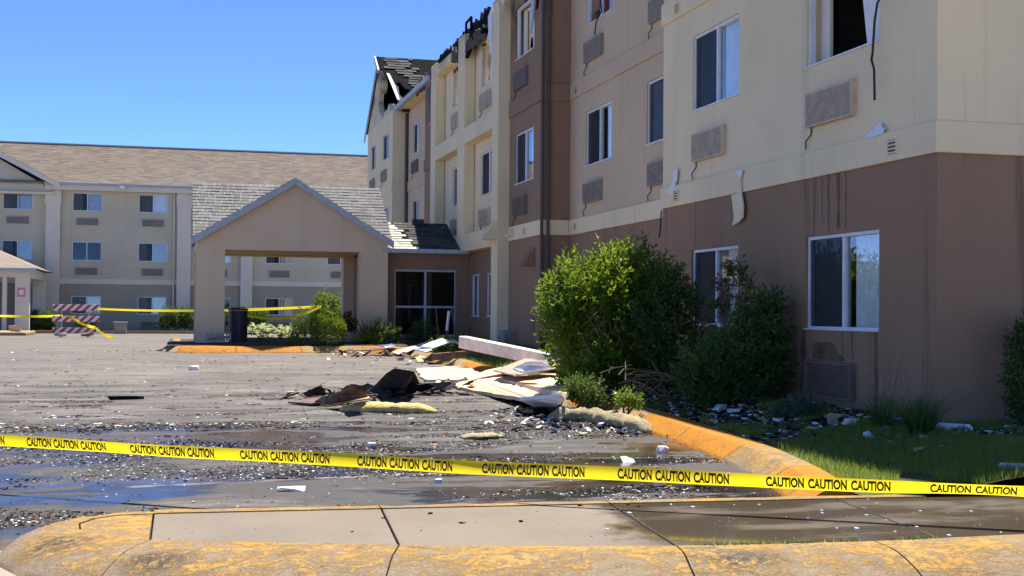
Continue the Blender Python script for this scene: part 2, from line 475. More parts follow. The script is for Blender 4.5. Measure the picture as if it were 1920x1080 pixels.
rw = random.Random(5)
def window(parent, axis, pos, a0, a1, z0, z1, style='std', fr=.042, dep=.05):
    """sliding window; a0..a1 across, for 'x' facades the larger Y is at the left of the photo"""
    def bx(mb, A, B, Z, T, d0, d1):
        if axis == 'x': mb.box(pos + d0, pos + d1, A, B, Z, T)
        else: mb.box(A, B, pos + d0, pos + d1, Z, T)
    f = MB(); e = .003
    bx(f, a0 + e, a1 - e, z0 + e, z0 + fr, dep - .02, dep + .05); bx(f, a0 + e, a1 - e, z1 - fr, z1 - e, dep - .02, dep + .05)
    bx(f, a0 + e, a0 + fr, z0 + fr, z1 - fr, dep - .02, dep + .05); bx(f, a1 - fr, a1 - e, z0 + fr, z1 - fr, dep - .02, dep + .05)
    bx(f, a0 - .0 + e, a1 - e, z0 + .001, z0 + .02, -.025, dep - .021)
    o = f.build('window', 'white_alu', parent)
    mid = (a0 + a1) / 2
    if style != 'broken':
        mu = MB(); bx(mu, mid - .024, mid + .024, z0 + fr, z1 - fr, dep - .012, dep + .04); mu.build('mullion', 'white_alu', o)
    halves = [(a0 + fr, mid - .024), (mid + .024, a1 - fr)]
    if style == 'broken':
        c = MB(); 
        n_ = 14; vs = []
        for k in range(n_ + 1):
            d = dep + .09 + .03 * math.sin(k * 1.7)
            for zz, wd_ in ((z0 + .03, .40), (z1 - .02, .60)):
                a = a0 + fr + wd_ * k / n_; vs.append((pos + d, a, zz))
        c.add(vs, [(2 * k, 2 * k + 2, 2 * k + 3, 2 * k + 1) for k in range(n_)]); c.build('curtain', 'curtain', o)
        j = MB(); bx(j, a1 - .26, a1 - fr, z0 + fr, z1 - .02, dep + .12, dep + .16); j.build('inner_jamb', 'far_trim', o)
        return o
    for i, (A, B) in enumerate(halves):
        left = (i == 1) if axis == 'x' else (i == 0)
        p = MB(); dd = dep + (.012 if left else .024)
        bx(p, A, B, z0 + fr, z1 - fr, dd, dd + .004); p.build('pane', 'glass_dark' if style == 'dark' else 'glass', o)
        if left and style in ('std', 'open', 'shade'):
            s = MB(); bx(s, A, B, z0 + fr, z1 - fr, dep - .004, dep - .002); s.build('insect_screen', 'screen', o)
    # pleated curtain behind the glass
    def curtain(A, B, mat, Z=None, T=None):
        c = MB(); n = max(4, int((B - A) / .035)); vs = []; Z = z0 + .02 if Z is None else Z; T = z1 - .02 if T is None else T
        for k in range(n + 1):
            a = A + (B - A) * k / n; d = dep + .075 + .02 * math.sin(k * 1.9) + .008 * math.sin(k * .7)
            for zz in (Z, T): vs.append((pos + d, a, zz) if axis == 'x' else (a, pos + d, zz))
        c.add(vs, [(2 * k, 2 * k + 2, 2 * k + 3, 2 * k + 1) for k in range(n)]).build('curtain', mat, o)
    W = a1 - a0
    if style == 'std':
        g = rw.uniform(.30, .5)
        curtain(a0, a0 + W * g, 'curtain'); curtain(a1 - W * rw.uniform(.42, .55), a1, 'curtain_dark')
    elif style == 'shade': curtain(a0, a1, 'curtain')
    elif style == 'open': curtain(a0, a0 + W * .34, 'curtain'); curtain(a1 - W * .5, a1, 'curtain_dark')
    elif style == 'color':
        curtain(a1 - W * .32, a1 - .02, 'curtain_pink', z0 + .28); curtain(a0 + W * .52, a1 - W * .33, 'curtain_red', z0 + .1)
        curtain(a0 + W * .3, a0 + W * .47, 'curtain_red', z0 + .12, z0 + .5); curtain(a0, a0 + W * .29, 'curtain_teal')
    elif style == 'dark':
        curtain(a0, a0 + W * .2, 'curtain'); curtain(a1 - W * .18, a1, 'curtain')
    return o
def aircon(parent, axis, pos, a0, z0, mat, slats=14, W=1.08, Hh=.41, hose=True):
    def bx(mb, A, B, Z, T, d0, d1):
        if axis == 'x': mb.box(pos + d0, pos + d1, A, B, Z, T)
        else: mb.box(A, B, pos + d0, pos + d1, Z, T)
    a1 = a0 + W; z1 = z0 + Hh; D = -.075
    b = MB(); t = .022
    bx(b, a0, a1, z0, z0 + t, D, -.001); bx(b, a0, a1, z1 - t, z1, D, -.001)
    bx(b, a0, a0 + t, z0 + t, z1 - t, D, -.001); bx(b, a1 - t, a1, z0 + t, z1 - t, D, -.001)
    o = b.build('air_conditioner', mat, parent)
    b = MB(); bx(b, a0 + t, a1 - t, z0 + t, z1 - t, D + .045, -.002); b.build('dark_backing', 'char', o)  # dark plate behind the slats puts the shade of the gaps into colour
    s = MB(); st = (Hh - 2 * t) / slats
    for k in range(slats):
        z = z0 + t + st * k
        bx(s, a0 + t, a1 - t, z + st * .38, z + st, D + .004, D + .03)
    s.build('grille', mat, o)
    if hose and axis == 'x':
        h = MB(); y = a1 - .06
        h.tube([(pos + D + .06, y, z0 + .01), (pos + D + .06, y + .01, z0 - .08), (pos - .06, y + .05, z0 - .16), (pos - .025, y + .12, z0 - .24)], .009, 5)
        h.build('drain_hose', 'black_rubber', o)
    return o

# ================================================================== SETTING: ground, kerbs, sidewalk, lawn
def grid_sheet(name, Xs, Ys, zf, mat):
    mb = MB(); nx = len(Xs)
    mb.add([(x, y, zf(x, y)) for y in Ys for x in Xs],
           [(j * nx + i, j * nx + i + 1, (j + 1) * nx + i + 1, (j + 1) * nx + i) for j in range(len(Ys) - 1) for i in range(nx - 1)])
    return mb.build(name, mat, None, True)
def sstep(a, b, v):
    t = max(0.0, min(1.0, (v - a) / (b - a))); return t * t * (3 - 2 * t)
def grit(x, y):            # where washed-up roof grit and water collect
    v = nz(x * .33, y * .95, 3) + .55 * nz(x * 1.2, y * 2.6, 8) + .3 * nz(x * 3.6, y * 6.5, 1)
    for c_, w_, g_ in ((9.25, .35, .30), (11.9, .75, .30), (14.2, 1.0, .40), (10.6, .5, -.30), (17.5, 1.2, -.15), (19.5, .7, .15), (26, 2.0, -.1)):
        v += g_ * math.exp(-((y + .05 * x - c_) / w_) ** 2)
    return sstep(-.05, .32, v) * (1.0 if y < 16 else max(.35, 1 - (y - 16) * .12))
Ys = [-300, -60, -10, 0, 4] + [5 + i * .25 for i in range(14)] + [8.5 + i * .07 for i in range(165)] + [20.2 + i * .2 for i in range(64)] + [33 + i for i in range(48)] + [90, 130, 250, 600, 1500]
Xs = [-1500, -400, -120, -50, -30, -20, -14] + [-10, -9.6, -9.2, -8.8, -8.4] + [-8 + .1 * i for i in range(136)] + [6, 7, 8, 9, 12, 20, 40, 100, 400, 1500]
o = grid_sheet('parking_lot', Xs, Ys, lambda x, y: gz(y) + (.010 * nz(x * .35, y * .5) if 9 < y < 40 else 0), 'asphalt')
ca = o.data.attributes.new('grit', 'FLOAT', 'POINT')
og = worg[o]
ca.data.foreach_set('value', [grit(v.co.x + og.x, v.co.y + og.y) if 8 < v.co.y + og.y < 34 and -9 < v.co.x + og.x < 6 else 0.0 for v in o.data.vertices])
tag(o, 'wet grey asphalt parking lot strewn with fire debris', 'parking lot', kind='structure')

k = NT('drive_concrete'); n_ = k.noise(.8, 5); k.base(k.mix(k.ramp(n_, .3, .7), (.29, .255, .21), (.24, .21, .175)), .85, .3); k.bump(k.noise(40, 3), .3, .008); MATS['drive_concrete'] = k.m
mb = MB(); mb.add([(-200, 6.9, .006), (-200, -150, .006), (200, -150, .006), (200, 5.0, .006), (12, 5.5, .006), (4.9, 6.0, .006), (2.7, 6.1, .006), (1.2, 6.45, .006), (-.3, 7.0, .006), (-.85, 7.6, .006), (-1.0, 8.1, .006), (-1.3, 8.3, .006), (-3, 7.7, .006), (-12, 7.0, .006)], [tuple(range(14))])  # wide unseen stretch behind the camera added to bounce light onto shaded walls
tag(mb.build('concrete_drive_bounce', 'drive_concrete'), 'pale concrete driveway in front of the foreground kerb, extended unseen behind the camera to bounce light', 'driveway', kind='structure')
PROF = [(0, -.06), (0, 0.0), (.06, .03), (.22, .080), (.42, .120), (.58, .142), (.72, .150), (1.0, .151), (1.0, -.06)]     # rolled foreground kerb
PROF_L = [(0, -.06), (0, 0.0), (.04, .022), (.40, .130), (.47, .146), (.56, .152), (.9, .156), (1.0, .155), (1.0, -.06)]   # lawn kerb: sloped face, flat top
PROF_K = [(0, -.06), (0, 0.0), (.05, .05), (.18, .120), (.28, .140), (.42, .150), (.70, .152), (1.0, .152), (1.0, -.06)]
def sweep_kerb(parent, outer, inner, zb, mat, name='kerb_block', rough=.006, top=.15):
    """kerb between an outer foot line and an inner top line; zb(i) ground level"""
    PROF_ = {.151: PROF, .1505: PROF_L}.get(top, PROF_K)
    mb = MB(); vs = []; n = len(PROF_)
    for (ox, oy), (ix, iy) in zip(outer, inner):
        for k, (t, z) in enumerate(PROF_):
            x = ox + (ix - ox) * t; y = oy + (iy - oy) * t
            j = rough * nz(x * 6, y * 6, z * 9) if 1 < k < 7 else 0
            vs.append((x, y, zb(y) + z * top / .15 + j))
    fs = [(i * n + k, i * n + k + 1, (i + 1) * n + k + 1, (i + 1) * n + k) for i in range(len(outer) - 1) for k in range(n - 1)]
    fs += [tuple(range(n))[::-1], tuple((len(outer) - 1) * n + k for k in range(n))]
    mb.add(vs, fs)
    o = mb.build(name, mat, parent, True)
    md = o.modifiers.new('e', 'EDGE_SPLIT'); md.split_angle = R(50 if top == .151 else 16)
    return o
def resample(pts, step):
    out = [Vector((*pts[0], 0))]
    P3 = [Vector((*p, 0)) for p in pts]
    for a, b in zip(P3, P3[1:]):
        k = max(1, round((b - a).length / step))
        for i in range(1, k + 1): out.append(a.lerp(b, i / k))
    return out
def smooth_path(pts, it=2):
    for _ in range(it):
        q = [pts[0]]
        for a, b in zip(pts, pts[1:]):
            q += [(a[0] * .75 + b[0] * .25, a[1] * .75 + b[1] * .25), (a[0] * .25 + b[0] * .75, a[1] * .25 + b[1] * .75)]
        pts = q + [pts[-1]]
    return pts
def kerb_line(name, pts, width, blen, mats, label, step=.15, side=1, zf=gz):
    root = empty(name, (pts[0][0], pts[0][1], 0), label, 'kerb'); root['kind'] = 'structure'
    pp = resample(smooth_path(pts), step)
    pp = [p for i, p in enumerate(pp) if i == 0 or (p - pp[i - 1]).length > .02]
    nb = max(1, int(blen / step)); k = 0; i = 0
    while i < len(pp) - 1:
        seg = pp[i:i + nb + 1]
        outer = []; inner = []
        for j, p in enumerate(seg):
            q = i + j
            t = (pp[min(q + 1, len(pp) - 1)] - pp[max(q - 1, 0)]).normalized(); nrm = Vector((t.y, -t.x, 0)) * side
            sh = Vector((0, 0, 0))
            if j == 0 and i > 0: sh = t * .006
            if j == len(seg) - 1: sh = -t * .006
            outer.append((p + sh).to_tuple()[:2]); inner.append((p + sh + nrm * width).to_tuple()[:2])
        sweep_kerb(root, outer, inner, zf, mats[k % len(mats)], top=.1505)
        i += nb; k += 1
    return root
kerb_line('lawn_kerb', [(4.40, 8.57), (4.66, 9.3), (4.96, 10.75), (5.13, 12.5), (5.22, 14.8), (5.25, 17), (5.28, 23), (5.26, 28.2), (5.1, 29.5), (4.7, 30.3), (3.9, 30.62), (1.7, 30.55), (.2, 30.5), (-.25, 30.7), (-.42, 31.3), (-.45, 33), (-.4, 42)],
          .42, 1.5, ['kerb_orange', 'kerb_yellow', 'kerb_orange', 'kerb_orange', 'kerb_far', 'kerb_orange', 'kerb_far'], 'yellow painted kerb running along the lawn to the entrance canopy')

# foreground island with a rolled yellow kerb
inn = [(-.15, 8.41), (-.36, 8.40), (-.50, 8.30), (-.58, 8.12), (-.56, 7.90), (-.42, 7.68), (-.15, 7.46), (.55, 7.22), (1.19, 7.02), (2.0, 6.80), (2.69, 6.66), (3.3, 6.60), (3.86, 6.56), (4.89, 6.58), (6.5, 6.5), (12, 6.1)]
out = [(-.12, 8.62), (-.44, 8.64), (-.80, 8.50), (-1.0, 8.16), (-1.02, 7.74), (-.84, 7.32), (-.42, 6.93), (.34, 6.62), (1.00, 6.40), (1.85, 6.18), (2.57, 6.05), (3.23, 5.99), (3.83, 5.95), (4.88, 5.97), (6.48, 5.89), (12, 5.49)]
def dens(a, b, n):
    return [(a[0] + (b[0] - a[0]) * i / n, a[1] + (b[1] - a[1]) * i / n) for i in range(n + 1)]
root = empty('sidewalk_kerb', (1, 6.8, 0), 'worn yellow rolled kerb around the foreground sidewalk end', 'kerb'); root['kind'] = 'structure'
cuts = [0, 6, 8, 10, 12, 14, 15]
for a, b in zip(cuts, cuts[1:]):
    O = []; I = []
    for i in range(a, b):
        do = dens(out[i], out[i + 1], 10); di = dens(inn[i], inn[i + 1], 10)
        if i > a: do = do[1:]; di = di[1:]
        O += do; I += di
    def sh(L, s):
        d0 = Vector(L[1]) - Vector(L[0]); d1 = Vector(L[-2]) - Vector(L[-1])
        L[0] = tuple(Vector(L[0]) + d0.normalized() * s); L[-1] = tuple(Vector(L[-1]) + d1.normalized() * s)
    if a > 0: sh(O, .005); sh(I, .005)
    sweep_kerb(root, O, I, lambda y: 0.0, 'kerb_yellow', rough=.014, top=.151)
cap = MB(); ins = [Vector((-.156, 8.40)), Vector((-.36, 8.39)), Vector((-.49, 8.295)), Vector((-.567, 8.115)), Vector((-.548, 7.905)), Vector((-.412, 7.69)), Vector((-.156, 7.468))]
cap.prism([(p.x, p.y, -.05) for p in ins[::-1]], (0, 0, .198)); cap.build('end_block', 'kerb_yellow', root)
sw = empty('sidewalk', (2, 7.6, 0), 'narrow concrete sidewalk in the foreground, soaked at its right end', 'sidewalk'); sw['kind'] = 'structure'
farY = lambda x: 8.40 - (x + .15) * .0625
def nearY(x):
    for (xa, ya), (xb, yb) in zip(inn[6:], inn[7:]):
        if xa <= x <= xb: return ya + (yb - ya) * (x - xa) / (xb - xa) + .006
    return 6.1
jt = [(-.15, -.15), (1.29, 1.19), (2.84, 2.69), (4.47, 4.28), (6.1, 5.9), (7.8, 7.6), (9.6, 9.5), (11.8, 11.8)]
for (fa, na), (fb, nb_) in zip(jt, jt[1:]):
    e = .006
    fp = [(fa + e, farY(fa)), (fb - e, farY(fb))]; npt = [(nb_ - e + (na - nb_ + 2 * e) * i / 6) for i in range(7)]
    P_ = [(fp[0][0], fp[0][1]), (na + e, nearY(na + e))] + [(x, nearY(x)) for x in npt[::-1][1:]] + [(fp[1][0], fp[1][1])]
    b = MB(); b.prism([(x, y, -.03) for x, y in P_], (0, 0, .18))
    bev(b.build('concrete_slab', 'sidewalk_concrete', sw), .008, 2)
# thin painted kerb strip along the far side
root2 = empty('far_edge_kerb', (2.5, 8.4, 0), 'thin yellow kerb edge between foreground sidewalk and parking lot', 'kerb'); root2['kind'] = 'structure'
for xa, xb in ((-.15, 1.29), (1.29, 2.84), (2.84, 5.17)):
    xs = [xa + .005 + (xb - xa - .01) * i / 14 for i in range(15)]
    sweep_kerb(root2, [(x, farY(x) + .22) for x in xs[::-1]], [(x, farY(x) + .006) for x in xs[::-1]], lambda y: 0.0, 'kerb_yellow', rough=.008, top=.154)

# lawn and planting soil between kerb and buildings
def soil_z(x, y):
    k = gz(y) + .143
    if y < 29.2:
        kx = 4.6 + .2 + .6 * min(1, max(0, (y - 8.6) / 5.0)) ** .6
        t = min(1, max(0, (x - kx) / 1.8))
        return k + (base_z(y) - k) * t * t * (3 - 2 * t) + .012 * nz(x * 3, y * 3)
    t = min(1, max(0, (y - 30.6) / 1.4))
    if x > 5.4: t = max(t, min(1, (x - 5.4) / 1.6))
    return k + (base_z(y) - k) * t + .015 * nz(x * 3, y * 3)
def soil_sheet(name, cells, mat, label, cat):
    mb = MB(); idx = {}
    def vi(x, y):
        q = (round(x, 3), round(y, 3))
        if q not in idx:
            idx[q] = len(mb.v); mb.v.append((x, y, soil_z(x, y)))
        return idx[q]
    for (x0, x1, y0, y1) in cells:
        mb.f.append((vi(x0, y0), vi(x1, y0), vi(x1, y1), vi(x0, y1))); mb.mi.append(0)
    return tag(mb.build(name, mat, None, True), label, cat, kind='structure')
def kx_in(y):
    pts = [(8.0, 4.80), (8.62, 4.80), (9.3, 5.05), (10.75, 5.36), (12.5, 5.53), (14.8, 5.62), (17, 5.66), (23, 5.69), (28.2, 5.67), (29.2, 5.67)]
    for (ya, xa), (yb, xb) in zip(pts, pts[1:]):
        if ya <= y <= yb: return xa + (xb - xa) * (y - ya) / (yb - ya)
    return 5.45
mb = MB(); rows = [8.04 + i * .22 for i in range(97)]
ts = [0, .03, .08, .14, .2, .28, .36, .45, .55, .7, .85, 1]
for y in rows:
    x0 = max(kx_in(y) - .02, 5.2 if y < 8.2 else 0); x1 = 12.5 if y < 12 else 8.6
    yy = y if y > 8.1 else None
    for t in ts:
        x = x0 + (x1 - x0) * t ** 1.6
        Y = y if yy else max(farY(x) - .0, 7.4)
        mb.v.append((x, Y, soil_z(x, max(Y, 8.1))))
n = len(ts)
mb.f = [(j * n + i, j * n + i + 1, (j + 1) * n + i + 1, (j + 1) * n + i) for j in range(len(rows) - 1) for i in range(n - 1)]
mb.mi = [0] * len(mb.f)
tag(mb.build('lawn', 'lawn_soil', None, True), 'strip of grass and soil between the yellow kerb and the motel wall', 'lawn', kind='structure')
cells = []
for i in range(40):
    for j in range(34):
        x0 = -.30 + i * .22; y0 = 29.3 + j * .4
        x1 = x0 + .22; y1 = y0 + .4
        if y1 > 42: continue
        lim = 30.75 if x0 < 4.1 else 30.75 - (x0 - 4.1) * 1.0
        if y0 < lim: continue
        cells.append((x0, x1, y0, y1))
soil_sheet('planting_bed', cells, 'soil', 'dark planting bed soil around the entrance canopy', 'planting bed')

# ================================================================== MAIN MOTEL BUILDING
bld = empty('motel_building', (7.25, 11.16, 0.2), 'three storey cream and brown motel wing with burnt top floor', 'building')
XA, XB_, XC_, XF = 7.25, 7.93, 7.30, 7.02
BZ0, BZ1, CZ0, CZ1, TOP = 3.06, 3.38, 5.91, 6.25, 8.75
FL = [(1.26, 2.37), (4.39, 5.51), (7.24, 8.36)]
ACZ = [.49, 3.66, 6.51]
# --- near cream block
wins = [(12.24, 13.90), (15.82, 17.43)]
wall(bld, 'x', XA, 11.16, 18.6, .0, BZ0 + .01, [(a, b, *FL[0]) for a, b in wins], .25, 'brown_stucco', 'lower_wall')
wall(bld, 'x', XA, 11.16, 18.6, BZ0 + .01, TOP, [(a, b, *FL[k]) for a, b in wins for k in (1, 2)], .25, 'cream_stucco', 'upper_wall')
wall(bld, 'y', 11.16, XA + .25, 19.5, .0, BZ0 + .01, [], .25, 'brown_stucco', 'end_lower_wall')
wall(bld, 'y', 11.16, XA + .25, 19.5, BZ0 + .01, TOP, [], .25, 'cream_stucco', 'end_upper_wall')
for (z0, z1) in ((BZ0, BZ1), (CZ0, CZ1)):
    b = MB(); b.prism([(XA - .035, 18.635, z0), (XA - .035, 11.125, z0), (19.5, 11.125, z0), (19.5, 11.158, z0), (XA - .002, 11.158, z0), (XA - .002, 18.635, z0)], (0, 0, z1 - z0))
    bev(b.build('band', 'cream_stucco', bld), .012, 2)
st = {0: ['open', 'shade'], 1: ['broken', 'std'], 2: ['std', 'std']}
st[0] = ['std', 'open']
for k in range(3):
    for (a, b), s_ in zip(wins, st[k]):
        window(bld, 'x', XA, a, b, *FL[k], s_)
for k, mt in ((0, 'ac_brown'), (1, 'ac_cream'), (2, 'ac_cream')):
    aircon(bld, 'x', XA, 12.72, ACZ[k], mt, 18 if k < 2 else 8)
    if k: aircon(bld, 'x', XA, 16.22, ACZ[k] - .02, mt, 18)
# return wall of the near block (faces the recess)
wall(bld, 'y', 18.35, XA + .25, XB_ + .4, .0, TOP, [], .25, 'cream_stucco', 'return_wall')
# --- taupe recess
winsB = [(19.6, 21.15), (23.05, 24.65)]
wall(bld, 'x', XB_, 18.6, 25.7, .0, BZ0 + .01, [(a, b, *FL[0]) for a, b in winsB], .25, 'brown_stucco', 'lower_wall')
wall(bld, 'x', XB_, 18.6, 25.7, BZ0 + .01, TOP, [(a, b, *FL[k]) for a, b in winsB for k in (1, 2)], .25, 'taupe_stucco', 'upper_wall')
b = MB(); b.box(XB_ - .035, XB_ - .002, 18.602, 25.664, BZ0, BZ1); bev(b.build('band', 'cream_stucco', bld), .01)
b = MB(); b.box(XB_ - .035, XB_ - .002, 18.602, 25.664, CZ0, CZ1); bev(b.build('band', 'taupe_stucco', bld), .01)
stB = {0: ['shade', 'std'], 1: ['shade', 'open'], 2: ['std', 'color']}
for k in range(3):
    for (a, b), s_ in zip(winsB, stB[k]):
        window(bld, 'x', XB_, a, b, *FL[k], s_)
for k in (1, 2):
    aircon(bld, 'x', XB_, 19.85, ACZ[k] - .02, 'ac_gray', 10)
    aircon(bld, 'x', XB_, 23.55, ACZ[k] - .02, 'ac_gray', 10)
# --- brown bay
winC = [(26.35, 27.9)]
FC = [(4.30, 5.45), (7.12, 8.30)]
wall(bld, 'x', XC_, 25.7, 28.40, .2, TOP, [(26.35, 27.9, *FC[0]), (26.35, 27.9, *FC[1])], .25, 'brown_soot', 'bay_wall')
wall(bld, 'y', 25.7, XC_ + .25, XB_ + .2, .2, TOP, [], .22, 'brown_stucco', 'bay_return_wall')
for (z0, z1), mt in (((BZ0, BZ1), 'cream_stucco'), ((CZ0 - .02, CZ1), 'brown_stucco')):
    b = MB(); b.prism([(XC_ - .04, 28.345, z0), (XC_ - .04, 25.66, z0), (XB_ - .036, 25.66, z0), (XB_ - .036, 25.698, z0), (XC_ - .002, 25.698, z0), (XC_ - .002, 28.345, z0)], (0, 0, z1 - z0))
    bev(b.build('band', mt, bld), .01)
window(bld, 'x', XC_, 26.35, 27.9, *FC[0], 'open')
wc = window(bld, 'x', XC_, 26.35, 27.9, *FC[1], 'broken')
for z in (3.60, 6.42): aircon(bld, 'x', XC_, 26.82, z, 'ac_brown', 10)
b = MB()
for xx in (XC_ - .01, XC_ + .13): b.tube([(xx, 25.63, .7), (xx, 25.63, 8.6)], .035, 8)
b.build('downspout', 'brown_metal', bld)
b = MB()
for k in range(6): b.box(XC_ - .03, XC_ - .001, 26.15, 26.55, 1.02 + k * .085, 1.07 + k * .085)
b.build('louver', 'brown_stucco', bld)
b = MB(); b.box(XC_ - .001, XC_ + .001, 26.13, 26.57, 1.0, 1.53); 
b = MB(); b.box(XC_ - .26, XC_ - .002, 27.75, 28.3, .55, 1.02); bev(b.build('meter_box', 'ac_gray', bld), .01)
# wedge wall lamps
def wedge(x, y, z, mat, s=1.0):
    b = MB(); h = .36 * s; d = .26 * s; wd = .17 * s
    for q in (0,):
        b.prism([(x, y - wd, z + h), (x, y - wd, z), (x - d, y - wd, z), (x - d, y - wd, z + .04)], (0, 2 * wd, 0))
    return bev(b.build('wall_lamp', mat, bld), .012)
wedge(XF - .001, 28.68, 3.10, 'cream_stucco', 1.25); wedge(XC_ - .041, 27.95, 3.14, 'cream_stucco', .55); wedge(XC_ - .001, 26.35, 2.42, 'brown_stucco', 1.15)

# --- cream grid frame
def boxp(name, mat, *a, bv=.012):
    b = MB(); b.box(*a); o = b.build(name, mat, bld)
    return bev(o, bv) if bv else o
boxp('frame_column', 'cream_soot', XF, XC_ + .2, 28.402, 29.0, .3, 8.72)
boxp('frame_column', 'cream_soot', XF, XC_ - .001, 32.05, 32.86, 3.0, 8.62)
boxp('frame_column', 'cream_soot', XF, XC_ - .001, 35.91, 36.6, 3.0, 8.58)
for (a, b_) in ((29.002, 32.048), (32.862, 35.908)):
    boxp('frame_beam', 'cream_stucco', XF + .003, XC_ - .002, a, b_, 2.97, 3.42)
    boxp('frame_beam', 'cream_stucco', XF + .003, XC_ - .002, a, b_, 5.75, 6.17)
boxp('frame_beam', 'cream_soot', XF + .003, XC_ - .002, 33.4, 35.908, 8.22, 8.46)
hD = [(29.8, 31.37), (33.3, 34.87)]
FD = [(4.34, 5.43), (7.12, 8.20)]
wall(bld, 'x', XC_ + .01, 29.0, 36.6, 2.972, 8.4, [(a, b_, *FD[k]) for a, b_ in hD for k in (0, 1)], .25, 'cream_stucco', 'upper_wall')
window(bld, 'x', XC_ + .01, *hD[0], *FD[0], 'std'); window(bld, 'x', XC_ + .01, *hD[1], *FD[0], 'dark')
for (a, b_) in hD:
    for k in (1,): 
        f = MB(); z0, z1 = FD[1]
        f.box(XC_ + .04, XC_ + .08, b_ - .05, b_ - .004, z0, z1 - .1); f.box(XC_ + .04, XC_ + .08, a, b_, z0 + .003, z0 + .045)
        f.build('burnt_window_frame', 'gray_trim', bld)
aircon(bld, 'x', XC_ + .01, 30.25, 3.58, 'ac_cream', 8); aircon(bld, 'x', XC_ + .01, 30.25, 6.50, 'ac_cream', 8)
aircon(bld, 'x', XC_ + .01, 33.75, 3.58, 'ac_cream', 8); aircon(bld, 'x', XC_ + .01, 33.75, 6.50, 'ac_cream', 8)
# ground floor under the frame
hG = [(31.35, 32.30), (29.75, 30.66)]
wall(bld, 'x', XC_ + .012, 29.0, 33.2, .3, 2.968, [(a, b_, 1.30, 2.40) for a, b_ in hG], .25, 'brown_stucco', 'lower_wall')
for a, b_ in hG: window(bld, 'x', XC_ + .012, a, b_, 1.30, 2.40, 'dark')
# --- far brown bay, far recess
wall(bld, 'x', XC_, 36.605, 39.0, .3, 8.5, [(37.0, 38.3, *FC[1])], .25, 'brown_soot', 'bay_wall')
window(bld, 'x', XC_, 37.0, 38.3, *FC[1], 'open')
wall(bld, 'x', XB_, 39.0, 45.72, .3, 8.72, [(43.4, 44.65, 6.98, 8.05), (43.4, 44.65, 4.2, 5.35)], .25, 'taupe_stucco', 'upper_wall')
window(bld, 'x', XB_, 43.4, 44.65, 6.98, 8.05, 'std'); window(bld, 'x', XB_, 43.4, 44.65, 4.2, 5.35, 'std')
aircon(bld, 'x', XB_, 43.55, 6.3, 'ac_brown', 8)
boxp('band', 'taupe_stucco', XB_ - .03, XB_ - .002, 39.0, 45.70, 5.75, 6.1)
boxp('band', 'brown_stucco', XC_ - .035, XC_ - .002, 36.63, 39.03, 5.78, 6.12)
boxp('gutter', 'gray_trim', XB_ - .55, XB_ - .40, 39.2, 45.7, 8.66, 8.82)
boxp('soffit', 'cream_stucco', XB_ - .40, XB_ + .2, 39.0, 45.7, 8.725, 8.78, bv=0)
b = MB(); b.tube([(XB_ - .06, 45.62, .6), (XB_ - .06, 45.62, 8.6)], .06, 8); b.build('downspout', 'brown_metal', bld)
# --- gable bay
XG = 7.37
hF = [(46.5, 48.05, 7.08, 8.06), (49.8, 51.1, 7.03, 8.04), (46.5, 48.05, 4.25, 5.3), (49.8, 51.1, 4.25, 5.3)]
wall(bld, 'x', XG, 45.72, 52.1, .3, 8.70, hF, .25, 'cream_stucco', 'gable_bay_wall')
wall(bld, 'y', 45.72, XG + .25, XB_ + 3, .3, 8.70, [], .25, 'cream_stucco', 'gable_bay_side_wall')
for h, s_ in zip(hF, ('open', 'open', 'std', 'std')): window(bld, 'x', XG, *h, s_)
aircon(bld, 'x', XG, 47.0, 6.3, 'ac_gray', 8); aircon(bld, 'x', XG, 49.95, 6.25, 'ac_gray', 8)
b = MB(); b.prism([(XG - .03, 52.1, 5.8), (XG - .03, 45.69, 5.8), (XB_ - .1, 45.69, 5.8), (XB_ - .1, 45.718, 5.8), (XG - .002, 45.718, 5.8), (XG - .002, 52.1, 5.8)], (0, 0, .3)); b.build('band', 'cream_stucco', bld)
GP = [(52.1, 8.702), (48.84, 11.18), (48.05, 10.58), (48.35, 10.3), (48.3, 10.0), (48.62, 9.8), (48.8, 10.15), (49.1, 9.95), (49.25, 9.6), (49.05, 9.3), (49.18, 9.0), (48.8, 9.12), (48.6, 8.80), (48.3, 9.02), (48.0, 8.74), (47.5, 9.0), (47.2, 8.80), (46.7, 9.10), (46.3, 8.74), (45.72, 8.73), (45.72, 8.702)]
def poly_part(name, pts, off, mat):
    mb = MB()
    from mathutils.geometry import tessellate_polygon
    n = len(pts); P3 = [Vector(p) for p in pts]; O = Vector(off)
    tri = tessellate_polygon([P3])
    vs = P3 + [p + O for p in P3]
    fs = [tuple(t) for t in tri] + [tuple(n + i for i in reversed(t)) for t in tri] + [(i, (i + 1) % n, n + (i + 1) % n, n + i) for i in range(n)]
    mb.add(vs, fs); return mb.build(name, mat, bld)
stucco('gable_soot', (.80, .65, .43), .2, (1.3, 8.2, 10.4))
poly_part('gable_wall', [(XG, y, z) for y, z in GP], (.2, 0, 0), 'gable_soot')
poly_part('dark_gable_backing', [(XG + 1.2, 45.9, 8.72), (XG + 1.2, 48.84, 10.95), (XG + 1.2, 51.8, 8.72)], (.1, 0, 0), 'char')  # dark sheets added here and below so the gable hole stays black
boxp('dark_gable_backing', 'char', XG + .3, XG + 8, 45.8, 52.0, 8.705, 8.715, bv=0)
rb = random.Random(11)
def slope_pt(X, s, lift=0.0):         # near slope of the gable bay roof
    y = 48.84 + (45.35 - 48.84) * s; z = 11.25 + (8.58 - 11.25) * s
    return Vector((X, y - lift * .61, z + lift * .79))
